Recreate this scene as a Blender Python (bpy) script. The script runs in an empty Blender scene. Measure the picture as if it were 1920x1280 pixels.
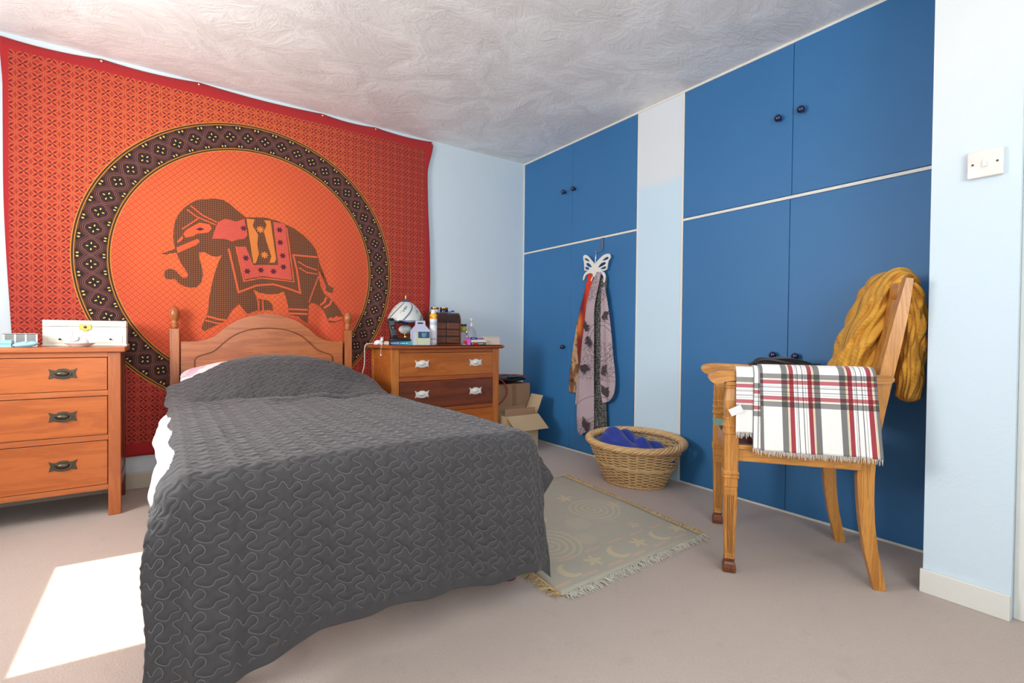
import bpy, bmesh, math, random
import numpy as np
from mathutils import Vector, Matrix
from mathutils.geometry import tessellate_polygon
random.seed(7); rng = np.random.default_rng(7)
PI = math.pi
SC = bpy.context.scene
COL = SC.collection

# ------------------------------------------------------------------ camera, world, sun, window daylight, added fill lamps, exposure
cd = bpy.data.cameras.new('camera'); cam = bpy.data.objects.new('camera', cd); COL.objects.link(cam)
cd.sensor_width = 36.0; cd.lens = 36.0 * 931.54 / 1920.0; cd.clip_start = 0.02
_r = Vector((0.81768, -0.57560, 0.00934)); _u = Vector((0.00098, 0.01762, 0.99984)); _f = Vector((0.57567, 0.81754, -0.01497))
cam.matrix_world = Matrix(((_r.x, _u.x, -_f.x, 0), (_r.y, _u.y, -_f.y, 0), (_r.z, _u.z, -_f.z, 0.904), (0, 0, 0, 1)))
SC.camera = cam
SC.view_settings.view_transform = 'Standard'; SC.view_settings.look = 'None'
SC.view_settings.gamma = 1.0; SC.view_settings.use_curve_mapping = False
SC.view_settings.exposure = -0.40

W = bpy.data.worlds.new('sky'); SC.world = W; W.use_nodes = True
bg = W.node_tree.nodes['Background']; bg.inputs[0].default_value = (0.90, 0.95, 1.0, 1); bg.inputs[1].default_value = 1.6

def lamp(name, kind, loc, rot, energy, col, **kw):
    l = bpy.data.lights.new(name, kind); l.energy = energy; l.color = col
    for k, v in kw.items(): setattr(l, k, v)
    o = bpy.data.objects.new(name, l); COL.objects.link(o); o.location = loc; o.rotation_euler = rot
    return o
# low-slung noon sun through the window of the left wall
SUN_EL = math.radians(46)
sd = Vector((math.cos(SUN_EL), -0.04, -math.sin(SUN_EL)))
s_ = lamp('sun', 'SUN', (-4, 2, 4), (0, 0, 0), 15.0, (1.0, 0.95, 0.86), angle=math.radians(0.6))
s_.rotation_euler = sd.to_track_quat('-Z', 'Y').to_euler()
# skylight of the left window, then an added fill lamp behind the camera
lamp('skylight_left', 'AREA', (-1.26, 2.22, 1.42), (0, -PI/2, 0), 56.0, (1.0, 0.985, 0.96), shape='RECTANGLE', size=0.9, size_y=0.8)
lamp('fill_front', 'AREA', (0.15, -1.30, 1.50), (PI/2, 0, 0), 30.0, (1.0, 0.985, 0.965), shape='RECTANGLE', size=1.9, size_y=1.2)
# added fill lamps tilted up to brighten the ceiling, like ground bounce
lamp('ceiling_fill_left', 'AREA', (-1.24, 2.22, 1.25), (0, -PI/2-math.radians(38), 0), 19.0, (1.0, 0.98, 0.95), shape='RECTANGLE', size=0.6, size_y=0.8)
lamp('ceiling_fill_front', 'AREA', (0.15, -1.27, 1.30), (PI/2+math.radians(40), 0, 0), 44.0, (1.0, 0.99, 0.97), shape='RECTANGLE', size=1.9, size_y=0.8)

# ------------------------------------------------------------------ node maths
class Mat:
    def __init__(s, name, rough=0.5, **kw):
        s.m = bpy.data.materials.new(name); s.m.use_nodes = True; s.nt = s.m.node_tree
        s.b = s.nt.nodes['Principled BSDF']; s.set('Roughness', rough)
        for k, v in kw.items(): s.set(k, v)
        s._tc = None
    def set(s, k, v):
        i = s.b.inputs[k]
        if isinstance(v, E): s.nt.links.new(v.s, i)
        elif hasattr(v, 'is_output'): s.nt.links.new(v, i)
        else:
            if isinstance(v, (tuple, list)) and len(v) == 3: v = (*v, 1) if i.type == 'RGBA' else v
            i.default_value = v
    def new(s, t): return s.nt.nodes.new(t)
    def link(s, a, b): s.nt.links.new(a, b)
    def tc(s, which='Object'):
        if s._tc is None: s._tc = s.new('ShaderNodeTexCoord')
        return s._tc.outputs[which]
    def xyz(s, which='Object'):
        n = s.new('ShaderNodeSeparateXYZ'); s.link(s.tc(which), n.inputs[0])
        return [E(s, o) for o in n.outputs]
    def vec(s, x, y, z):
        n = s.new('ShaderNodeCombineXYZ')
        for i, v in enumerate((x, y, z)):
            if isinstance(v, E): s.link(v.s, n.inputs[i])
            else: n.inputs[i].default_value = v
        return n.outputs[0]
    def noise(s, scale=5, detail=3, rough=0.5, dist=0, vec=None, col=False, stretch=None):
        n = s.new('ShaderNodeTexNoise')
        n.inputs['Scale'].default_value = scale; n.inputs['Detail'].default_value = detail
        n.inputs['Roughness'].default_value = rough; n.inputs['Distortion'].default_value = dist
        v = vec if vec is not None else s.tc()
        if stretch:
            mp = s.new('ShaderNodeMapping'); s.link(v, mp.inputs[0]); mp.inputs['Scale'].default_value = stretch; v = mp.outputs[0]
        s.link(v, n.inputs['Vector'])
        return n.outputs['Color'] if col else E(s, n.outputs[0])
    def voronoi(s, scale=5, feature='F1', vec=None, out='Distance', rand=1.0):
        n = s.new('ShaderNodeTexVoronoi'); n.feature = feature; n.inputs['Scale'].default_value = scale
        n.inputs['Randomness'].default_value = rand
        s.link(vec if vec is not None else s.tc(), n.inputs['Vector'])
        return E(s, n.outputs[out])
    def mix(s, f, a, b, mode='MIX'):
        n = s.new('ShaderNodeMix'); n.data_type = 'RGBA'; n.blend_type = mode
        if isinstance(f, E): s.link(f.s, n.inputs[0])
        else: n.inputs[0].default_value = f
        for v, i in ((a, 6), (b, 7)):
            if isinstance(v, tuple): n.inputs[i].default_value = (*v[:3], 1)
            else: s.link(v.s if isinstance(v, E) else v, n.inputs[i])
        return n.outputs[2]
    def color(s, c):
        if isinstance(c, tuple): s.b.inputs['Base Color'].default_value = (*c[:3], 1)
        else: s.link(c, s.b.inputs['Base Color'])
        return s
    def bump(s, h, strength=0.3, dist=0.01):
        n = s.new('ShaderNodeBump'); n.inputs['Strength'].default_value = strength; n.inputs['Distance'].default_value = dist
        s.link(h.s, n.inputs['Height']); s.link(n.outputs[0], s.b.inputs['Normal']); return s
class E:
    def __init__(s, m, sock): s.m = m; s.s = sock
    def op(s, o, *a):
        n = s.m.new('ShaderNodeMath'); n.operation = o
        s.m.link(s.s, n.inputs[0])
        for i, v in enumerate(a):
            if isinstance(v, E): s.m.link(v.s, n.inputs[i+1])
            else: n.inputs[i+1].default_value = v
        return E(s.m, n.outputs[0])
    def __add__(s, o): return s.op('ADD', o)
    __radd__ = __add__
    def __sub__(s, o): return s.op('SUBTRACT', o)
    def __rsub__(s, o): return (s*-1.0) + o
    def __mul__(s, o): return s.op('MULTIPLY', o)
    __rmul__ = __mul__
    def __truediv__(s, o): return s.op('DIVIDE', o)
    def sin(s): return s.op('SINE')
    def cos(s): return s.op('COSINE')
    def abs(s): return s.op('ABSOLUTE')
    def fract(s): return s.op('FRACT')
    def floor(s): return s.op('FLOOR')
    def sqrt(s): return s.op('SQRT')
    def min(s, o): return s.op('MINIMUM', o)
    def max(s, o): return s.op('MAXIMUM', o)
    def lt(s, v): return s.op('LESS_THAN', v)
    def gt(s, v): return s.op('GREATER_THAN', v)
    def atan2(s, o): return s.op('ARCTAN2', o)
    def inv(s): return 1.0 - s
    def ss(s, a, b):     # smooth step from a to b
        n = s.m.new('ShaderNodeMapRange'); n.interpolation_type = 'SMOOTHSTEP'
        s.m.link(s.s, n.inputs[0]); n.inputs[1].default_value = a; n.inputs[2].default_value = b
        return E(s.m, n.outputs[0])
    def ramp(s, *stops):
        n = s.m.new('ShaderNodeValToRGB'); s.m.link(s.s, n.inputs[0])
        e = n.color_ramp.elements
        while len(e) < len(stops): e.new(0.5)
        for i, (p, c) in enumerate(stops): e[i].position = p; e[i].color = (*c, 1)
        return n.outputs[0]
def hyp(a, b): return (a*a + b*b).sqrt()
def lin(r, g, b):
    return tuple(((c/255)/12.92 if c/255 <= .04045 else ((c/255+.055)/1.055)**2.4) for c in (r, g, b))

def flat(name, c, rough=0.5, var=0.08, scale=12, **kw):
    m = Mat(name, rough, **kw); n = m.noise(scale, 3)
    lo = tuple(max(0, x*(1-var)) for x in c); hi = tuple(min(1, x*(1+var)) for x in c)
    m.color(m.mix(n, lo, hi)); return m
def wood(name, c1, c2, axis=0, scale=9, rough=0.33, knots=True, coat=0.25, ring=26):
    m = Mat(name, rough); st = [6.0, 6.0, 6.0]; st[axis] = 0.55
    n = m.noise(scale/3, 5, 0.62, 1.2, stretch=st)
    fine = m.noise(scale*4, 4, 0.7, 0.2, stretch=[1.0 if i == axis else 14.0 for i in range(3)])
    w = ((n*ring).sin()*0.5 + 0.5)*0.18 + n*0.52 + fine*0.3
    c = w.ramp((0.25, c1), (0.6, c2), (0.85, tuple(x*1.12 for x in c2)))
    if knots:
        v = m.voronoi(2.6, vec=None); k = v.ss(0.03, 0.10).inv()
        c = m.mix(k*0.85, c, tuple(x*0.22 for x in c1))
    m.color(c); m.set('Coat Weight', coat); m.set('Coat Roughness', 0.25)
    m.bump(w, 0.08, 0.004); return m

# ------------------------------------------------------------------ mesh helpers
def link(name, me, mat, parent=None, smooth=False):
    o = bpy.data.objects.new(name, me); COL.objects.link(o)
    if mat is not None: me.materials.append(mat.m)
    if parent: o.parent = parent
    if smooth:
        me.polygons.foreach_set('use_smooth', [True]*len(me.polygons))
    return o
def obj(name, bm, mat, parent=None, smooth=False, auto=None):
    me = bpy.data.meshes.new(name)
    bmesh.ops.recalc_face_normals(bm, faces=bm.faces)
    bm.to_mesh(me); bm.free()
    o = link(name, me, mat, parent, smooth or auto is not None)
    if auto is not None: me.set_sharp_from_angle(angle=math.radians(auto))
    return o
def B(): return bmesh.new()
def box(bm, lo, hi, bev=0.0, seg=2, rot=None, about=None):
    g = bmesh.ops.create_cube(bm, size=1.0); vs = g['verts']
    lo = Vector(lo); hi = Vector(hi); c = (lo+hi)/2; d = hi-lo
    for v in vs: v.co = Vector((v.co.x*d.x, v.co.y*d.y, v.co.z*d.z)) + c
    if bev > 0:
        es = list({e for v in vs for e in v.link_edges})
        r = bmesh.ops.bevel(bm, geom=es, offset=min(bev, min(d)*0.49), segments=seg, affect='EDGES', profile=0.5)
        vs = list({v for f in r['faces'] for v in f.verts} | {v for v in vs if v.is_valid})
    if rot is not None:
        p = Vector(about) if about is not None else c
        for v in vs: v.co = rot @ (v.co-p) + p
    return bm
def lathe(bm, prof, c=(0, 0, 0), seg=24, sx=1, sy=1, M=None):
    rings = []
    for r, z in prof:
        if r < 1e-5: ring = [bm.verts.new((0, 0, z))]
        else: ring = [bm.verts.new((r*sx*math.cos(2*PI*k/seg), r*sy*math.sin(2*PI*k/seg), z)) for k in range(seg)]
        rings.append(ring)
    for a, b in zip(rings, rings[1:]):
        if len(a) == 1 and len(b) == 1: continue
        for k in range(seg):
            k2 = (k+1) % seg
            if len(a) == 1: bm.faces.new((a[0], b[k], b[k2]))
            elif len(b) == 1: bm.faces.new((a[k], a[k2], b[0]))
            else: bm.faces.new((a[k], a[k2], b[k2], b[k]))
    for ring, s in ((rings[0], 1), (rings[-1], -1)):
        if len(ring) > 2: bm.faces.new(ring)
    for ring in rings:
        for v in ring:
            if M is not None: v.co = M @ v.co
            v.co += Vector(c)
    return bm
def tube(bm, pts, r, seg=6, closed=False, flat_z=1.0):
    pts = [Vector(p) for p in pts]; n = len(pts); rings = []
    prev = None
    for i, p in enumerate(pts):
        a = pts[(i-1) % n] if closed or i > 0 else p
        b = pts[(i+1) % n] if closed or i < n-1 else p
        t = (b-a).normalized()
        if prev is None:
            up = Vector((0, 0, 1)) if abs(t.z) < 0.9 else Vector((1, 0, 0))
            x = t.cross(up).normalized()
        else:
            x = (prev - t*prev.dot(t)).normalized()
        prev = x; y = t.cross(x)
        rr = r[i] if isinstance(r, (list, tuple)) else r
        rings.append([bm.verts.new(p + (x*math.cos(2*PI*k/seg) + y*math.sin(2*PI*k/seg)*flat_z)*rr) for k in range(seg)])
    m = n if closed else n-1
    for i in range(m):
        a, b = rings[i], rings[(i+1) % n]
        for k in range(seg):
            k2 = (k+1) % seg; bm.faces.new((a[k], a[k2], b[k2], b[k]))
    if not closed:
        bm.faces.new(rings[0]); bm.faces.new(rings[-1])
    return bm
def spline(pts, n=8, closed=False):
    P = [Vector(p).to_3d() if len(p) == 2 else Vector(p) for p in pts]; out = []; m = len(P)
    rng_ = range(m) if closed else range(m-1)
    for i in rng_:
        p1, p2 = P[i], P[(i+1) % m]
        p0 = P[i-1] if (i > 0 or closed) else p1
        p3 = P[(i+2) % m] if (i+2 < m or closed) else p2
        for k in range(n):
            t = k/n
            out.append(0.5*((2*p1) + (p2-p0)*t + (2*p0-5*p1+4*p2-p3)*t*t + (3*p1-p0-3*p2+p3)*t**3))
    if not closed: out.append(P[-1])
    return out
def prism(bm, poly, d0, d1, M=None):
    """polygon in the local XZ plane extruded along Y from d0 to d1"""
    tri = tessellate_polygon([[Vector((x, z, 0)) for x, z in poly]])
    n = len(poly)
    a = [bm.verts.new((x, d0, z)) for x, z in poly]; b = [bm.verts.new((x, d1, z)) for x, z in poly]
    for t in tri:
        try: bm.faces.new([a[i] for i in t]); bm.faces.new([b[i] for i in reversed(t)])
        except ValueError: pass
    for i in range(n):
        j = (i+1) % n; bm.faces.new((a[i], a[j], b[j], b[i]))
    if M is not None:
        for v in a+b: v.co = M @ v.co
    return bm
def curve_mesh(name, outlines, depth, bevel=0.0, cyclic=True, pitch=12):
    """flat cut-out with holes in the local XY plane, centred on z=0"""
    cu = bpy.data.curves.new(name, 'CURVE'); cu.dimensions = '2D'; cu.fill_mode = 'BOTH'
    cu.extrude = depth/2; cu.bevel_depth = bevel; cu.bevel_resolution = 1
    for ol in outlines:
        sp = cu.splines.new('POLY'); sp.points.add(len(ol)-1)
        for p, q in zip(sp.points, ol): p.co = (q[0], q[1], 0, 1)
        sp.use_cyclic_u = True
    o = bpy.data.objects.new(name, cu); COL.objects.link(o)
    dg = bpy.context.evaluated_depsgraph_get(); dg.update()
    me = bpy.data.meshes.new_from_object(o.evaluated_get(dg))
    bpy.data.objects.remove(o); bpy.data.curves.remove(cu)
    return me
def text_mesh(name, body, size, depth=0.0004):
    cu = bpy.data.curves.new(name, 'FONT'); cu.body = body; cu.size = size; cu.extrude = depth
    o = bpy.data.objects.new(name, cu); COL.objects.link(o)
    dg = bpy.context.evaluated_depsgraph_get(); dg.update()
    me = bpy.data.meshes.new_from_object(o.evaluated_get(dg))
    bpy.data.objects.remove(o); bpy.data.curves.remove(cu)
    return me
def grid_mesh(name, V, nu, nv, closed_u=False, uv=None):
    """V: (nu*nv,3), index = j*nu+i"""
    i = np.arange(nu if closed_u else nu-1); j = np.arange(nv-1)
    I, J = np.meshgrid(i, j); I = I.ravel(); J = J.ravel(); I2 = (I+1) % nu
    F = np.stack([J*nu+I, J*nu+I2, (J+1)*nu+I2, (J+1)*nu+I], 1)
    me = bpy.data.meshes.new(name)
    me.vertices.add(len(V)); me.vertices.foreach_set('co', np.ascontiguousarray(V, dtype=np.float32).ravel())
    me.loops.add(F.size); me.loops.foreach_set('vertex_index', F.ravel().astype(np.int32))
    me.polygons.add(len(F)); me.polygons.foreach_set('loop_start', np.arange(0, F.size, 4, dtype=np.int32))
    me.update(calc_edges=True)
    me.polygons.foreach_set('use_smooth', np.ones(len(F), bool))
    if uv is not None:
        l = me.uv_layers.new(name='cloth'); l.data.foreach_set('uv', np.ascontiguousarray(uv[F.ravel()], dtype=np.float32).ravel())
    return me
def thing(name, label, cat, loc=(0, 0, 0), rz=0, group=None):
    o = bpy.data.objects.new(name, None); COL.objects.link(o); o.location = loc; o.rotation_euler = (0, 0, rz)
    o.empty_display_size = 0.05
    return tag(o, label, cat, group)
def tag(o, label, cat, group=None):
    o['label'] = label; o['category'] = cat
    if group: o['group'] = group
    return o
def struct(o): o['kind'] = 'structure'; return o
def stuff(o): o['kind'] = 'stuff'; return o
def solid(o, t, off=0):
    m = o.modifiers.new('thickness', 'SOLIDIFY'); m.thickness = t; m.offset = off; return o
def sstep(x, a, b):
    t = np.clip((x-a)/(b-a), 0, 1); return t*t*(3-2*t)
# ------------------------------------------------------------------ materials shared by the room
XR, YB, H = 2.611, 3.5455, 2.40
m_wall = Mat('pale_blue_emulsion', 0.75)
_n = m_wall.noise(2.2, 4); _f2 = m_wall.noise(60, 4, 0.6)
m_wall.color(m_wall.mix(_n, lin(214, 229, 238), lin(221, 234, 241))); m_wall.bump(_f2, 0.25, 0.004)
m_white = flat('white_gloss_paint', lin(232, 232, 226), 0.35, 0.03)
m_old_white = flat('aged_cream_paint', lin(205, 198, 180), 0.45, 0.06)
m_blue = Mat('cobalt_blue_door_paint', 0.5)
_n = m_blue.noise(1.6, 5, 0.6); _g = m_blue.noise(260, 2); _x = m_blue.noise(7, 6, 0.7, 1.5, stretch=(1, 1, 3))
_c = m_blue.mix(_n, lin(46, 110, 164), lin(56, 120, 176))
_c = m_blue.mix(_x.ss(0.72, 0.78)*0.35, _c, lin(150, 180, 205))
m_blue.color(_c); m_blue.bump(_g, 0.12, 0.002)
m_carpet = Mat('beige_pink_carpet', 0.95)
_n = m_carpet.noise(3, 4, 0.6); _g = m_carpet.noise(170, 3, 0.7); _s = m_carpet.noise(11, 5, 0.7)
_c = m_carpet.mix(_n, lin(200, 184, 173), lin(213, 198, 187)); _c = m_carpet.mix((_g-0.5)*0.7+0.5, _c, lin(178, 161, 150))
_c = m_carpet.mix(_s.ss(0.55, 0.8)*0.25, _c, lin(140, 122, 112))
m_carpet.color(_c); m_carpet.bump(_g+_s*0.5, 0.6, 0.006)
m_carpet.set('Sheen Weight', 0.2)
m_ceil = Mat('swirled_plaster', 0.6)
_v = m_ceil.noise(1.7, 3, 0.5, 0, col=True)
mp = m_ceil.new('ShaderNodeVectorMath'); mp.operation = 'MULTIPLY_ADD'
m_ceil.link(_v, mp.inputs[0]); mp.inputs[1].default_value = (0.55, 0.55, 0.0); m_ceil.link(m_ceil.tc(), mp.inputs[2])
_a = m_ceil.noise(3.4, 4, 0.5, 0.9, vec=mp.outputs[0]); _b = m_ceil.noise(22, 4, 0.6, 1.0, vec=mp.outputs[0])
_d = m_ceil.voronoi(3.6, 'F1', vec=mp.outputs[0]); _d2 = m_ceil.voronoi(5.2, 'F1', vec=mp.outputs[0])
_comb = ((_d*95.0 + _b*5.0).sin()*.5+.5)*(m_ceil.noise(6, 2).ss(.42, .62)) + ((_d2*120.0 + _b*6.0).sin()*.5+.5)*(m_ceil.noise(8, 2, vec=mp.outputs[0]).ss(.5, .66))*.7
_st = m_ceil.noise(9, 5, 0.6, 1.6, vec=mp.outputs[0], stretch=(1, 2.6, 1)); _st2 = m_ceil.noise(30, 4, 0.65, 1.2, vec=mp.outputs[0], stretch=(2.4, 1, 1))
_h = _a*1.5 + _st*1.0 + _st2*0.22 + _comb*0.022 + _d*.5
m_ceil.color(m_ceil.mix(_a.ss(0.35, 0.65), lin(236, 233, 230), lin(249, 248, 246))); m_ceil.bump(_h, 0.28, 0.03)

# ------------------------------------------------------------------ room shell
def slab(name, lo, hi, mat, bev=0.0):
    return struct(obj(name, box(B(), lo, hi, bev), mat))
X0, Y0 = -1.15, -1.15           # inner faces of the left and front walls
slab('floor', (X0-.25, Y0-.25, -.10), (2.9, 3.7, 0), m_carpet)
slab('ceiling', (X0-.25, Y0-.25, H), (2.9, 3.7, H+.1), m_ceil)
slab('wall_back', (X0-.25, YB, 0), (2.9, YB+.15, H), m_wall)
w = B(); box(w, (2.633, .59, 0), (2.9, YB, H)); box(w, (XR, 1.912, 0), (2.633, 2.252, H))
m_wall2 = Mat('two_tone_pale_blue', 0.75); _z = m_wall2.xyz()[2]; _n = m_wall2.noise(3, 3)
m_wall2.color(m_wall2.mix((_z + (_n-.5)*.10).ss(1.84, 1.92), lin(204, 230, 246), lin(224, 231, 236))); m_wall2.bump(m_wall2.noise(60, 4, .6), .22, .004)
struct(obj('wall_right', w, m_wall2))
# nib wall with the light switch, and the wall beyond the door
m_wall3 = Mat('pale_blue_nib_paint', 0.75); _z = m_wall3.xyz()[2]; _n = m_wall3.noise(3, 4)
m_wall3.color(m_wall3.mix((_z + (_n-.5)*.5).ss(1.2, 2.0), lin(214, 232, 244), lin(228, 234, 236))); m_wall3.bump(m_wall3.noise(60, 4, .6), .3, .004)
slab('wall_nib', (2.222, .366, 0), (2.9, .592, H), m_wall3)
w = B(); box(w, (2.222, Y0-.25, 0), (2.9, -.56, H)); box(w, (2.222, -.56, 2.06), (2.9, .366, H)); struct(obj('wall_door_side', w, m_wall))
# left wall with its window opening, front wall with an opening added for fill light
def holed(name, ax, at, t, a0, a1, wa0, wa1, wz0, wz1):
    bm = B()
    for lo, hi in (((a0, 0), (wa0, H)), ((wa1, 0), (a1, H)), ((wa0, 0), (wa1, wz0)), ((wa0, wz1), (wa1, H))):
        if ax == 'x': box(bm, (at-t, lo[0], lo[1]), (at, hi[0], hi[1]))
        else: box(bm, (lo[0], at-t, lo[1]), (hi[0], at, hi[1]))
    return struct(obj(name, bm, m_wall))
WL = (1.80, 2.63, .82, 1.86)
holed('wall_left', 'x', X0, .14, Y0-.25, 3.7, *WL)
WF = (-.85, 1.15, .90, 2.12)
holed('wall_front', 'y', Y0, .14, X0-.25, 2.9, *WF)
m_pane = Mat('window_glass', 0.0)
_t = m_pane.new('ShaderNodeBsdfTransparent'); _g = m_pane.new('ShaderNodeBsdfGlossy'); _mx = m_pane.new('ShaderNodeMixShader')
_g.inputs['Roughness'].default_value = 0.02; _mx.inputs[0].default_value = 0.05
m_pane.link(_t.outputs[0], _mx.inputs[1]); m_pane.link(_g.outputs[0], _mx.inputs[2])
m_pane.link(_mx.outputs[0], m_pane.nt.nodes['Material Output'].inputs[0])
def window(name, ax, at, w):
    a0, a1, z0, z1 = w; r = thing(name, None, None); del r['label'], r['category']; struct(r)
    def bx(bm, a, b, zl, zh, d0, d1, bev=.004):
        return box(bm, (at+d0, a, zl), (at+d1, b, zh), bev) if ax == 'x' else box(bm, (a, at+d0, zl), (b, at+d1, zh), bev)
    fr = B(); t = .045
    bx(fr, a0, a0+t, z0, z1, -.135, -.085); bx(fr, a1-t, a1, z0, z1, -.135, -.085)
    bx(fr, a0, a1, z0, z0+t, -.135, -.085); bx(fr, a0, a1, z1-t, z1, -.135, -.085)
    obj('window_frame', fr, m_white, r)
    obj('pane', bx(B(), a0+t, a1-t, z0+t, z1-t, -.112, -.108, 0), m_pane, r)
    obj('window_sill', bx(B(), a0-.04, a1+.04, z0-.03, z0, -.13, .03), m_white, r)
window('window_1', 'x', X0, WL); window('added_fill_window', 'y', Y0, WF)  # the front-wall window is made up, put in for fill light
# skirting and trims
slab('baseboard_back', (X0, YB-.016, 0), (XR, YB, .095), m_old_white, .006)
slab('baseboard_right', (2.208, .366, 0), (2.222, .598, .083), m_white, .003)
slab('baseboard_left', (X0, Y0, 0), (X0+.015, YB-.016, .09), m_old_white, .004)
slab('trim_1', (2.245, .318, 0), (2.32, .366, 2.06), m_white, .004)     # door casing beside the nib
slab('trim_2', (XR-.006, .592, H-.014), (XR+.02, YB, H), m_white, .003)  # bead under the ceiling
dr = thing('door_1', None, None); del dr['label'], dr['category']; struct(dr)
obj('door_panel', box(B(), (2.300, -.53, .008), (2.340, .316, 2.03), .003), m_white, dr)
for z0, z1 in ((.18, .88), (1.02, 1.90)):
    for y0, y1 in ((-.44, -.14), (-.07, .23)):
        obj('panel', box(B(), (2.294, y0, z0), (2.302, y1, z1), .004), m_white, dr)
obj('door_handle', tube(lathe(B(), [(.024, 0), (.024, .008), (.010, .012), (.010, .04)], (2.300, -.47, 1.02), 20, M=Matrix.Rotation(-PI/2, 3, 'Y')),
    [(2.26, -.47, 1.02), (2.258, -.42, 1.02), (2.26, -.36, 1.015)], .008, 10), flat('brass_door_handle', (.6, .45, .2), .25, Metallic=1.0), dr, auto=40)

# ------------------------------------------------------------------ fitted wardrobes
m_knob = flat('navy_gloss_knob', lin(22, 26, 66), 0.12, 0.05); m_knob.set('Coat Weight', 0.6)
m_gap = flat('cupboard_gap_shade', (.01, .015, .03), .9)  # near-black colour stands in for shade in the gaps between doors
def knob_bm(y, z):
    bm = B(); lathe(bm, [(.0095, 0), (.0065, .006), (.007, .011), (.013, .014), (.0175, .021), (.0185, .028), (.016, .035), (.009, .040), (0, .0415)], (0, 0, 0), 24,
          M=Matrix.Rotation(-PI/2, 3, 'Y'))
    for v in bm.verts: v.co += Vector((XR-.003, y, z))
    return bm
def wardrobe(label, y0, y1, ylow, yup, knobs, lift, beads):
    r = thing('fitted_wardrobe', label, 'wardrobe')
    obj('carcass', box(B(), (XR+.0205, y0+.001, .001), (2.6325, y1-.001, H-.015)), m_gap, r)
    for (a, b, z0, z1, kn, dz) in ((y0+.003, yup-.001, 1.6215, 2.384+lift, knobs[0], 0), (yup+.001, y1-.003, 1.6215, 2.384, knobs[1], 0),
                               (y0+.003, ylow-.001, .014, 1.602, knobs[2], 0), (ylow+.001, y1-.003, .014, 1.602, knobs[3], 0)):
        d = obj('door', box(B(), (XR-.004, a, z0), (XR+.020, b, z1), .0025), m_blue, r)
        if kn: obj('knob', knob_bm(*kn), m_knob, d, smooth=True)
    obj('rail', box(B(), (XR-.001, y0, 1.6045), (XR+.020, y1, 1.6195), .001), m_white, r)
    obj('plinth', box(B(), (XR-.002, y0, 0.001), (XR+.020, y1, .0125), .001), m_white, r)
    for a, b in beads: obj('bead', box(B(), (XR-.004, a, .001), (XR+.020, b, H-.014), .002), m_white, r)
    return r
wardrobe('left blue four-door fitted wardrobe in the corner, scarves hung on its front', 2.262, 3.532, 2.917, 2.906,
         [(2.876, 2.026), (2.987, 2.026), None, (2.982, .807)], 0, [(2.252, 2.262), (3.532, 3.545)])
wardrobe('right large blue four-door fitted wardrobe behind the armchair', .594, 1.896, 1.262, 1.2555,
         [(1.206, 2.028), (1.318, 2.023), (1.213, .805), (1.324, .808)], .008, [(1.896, 1.912)])
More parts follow.
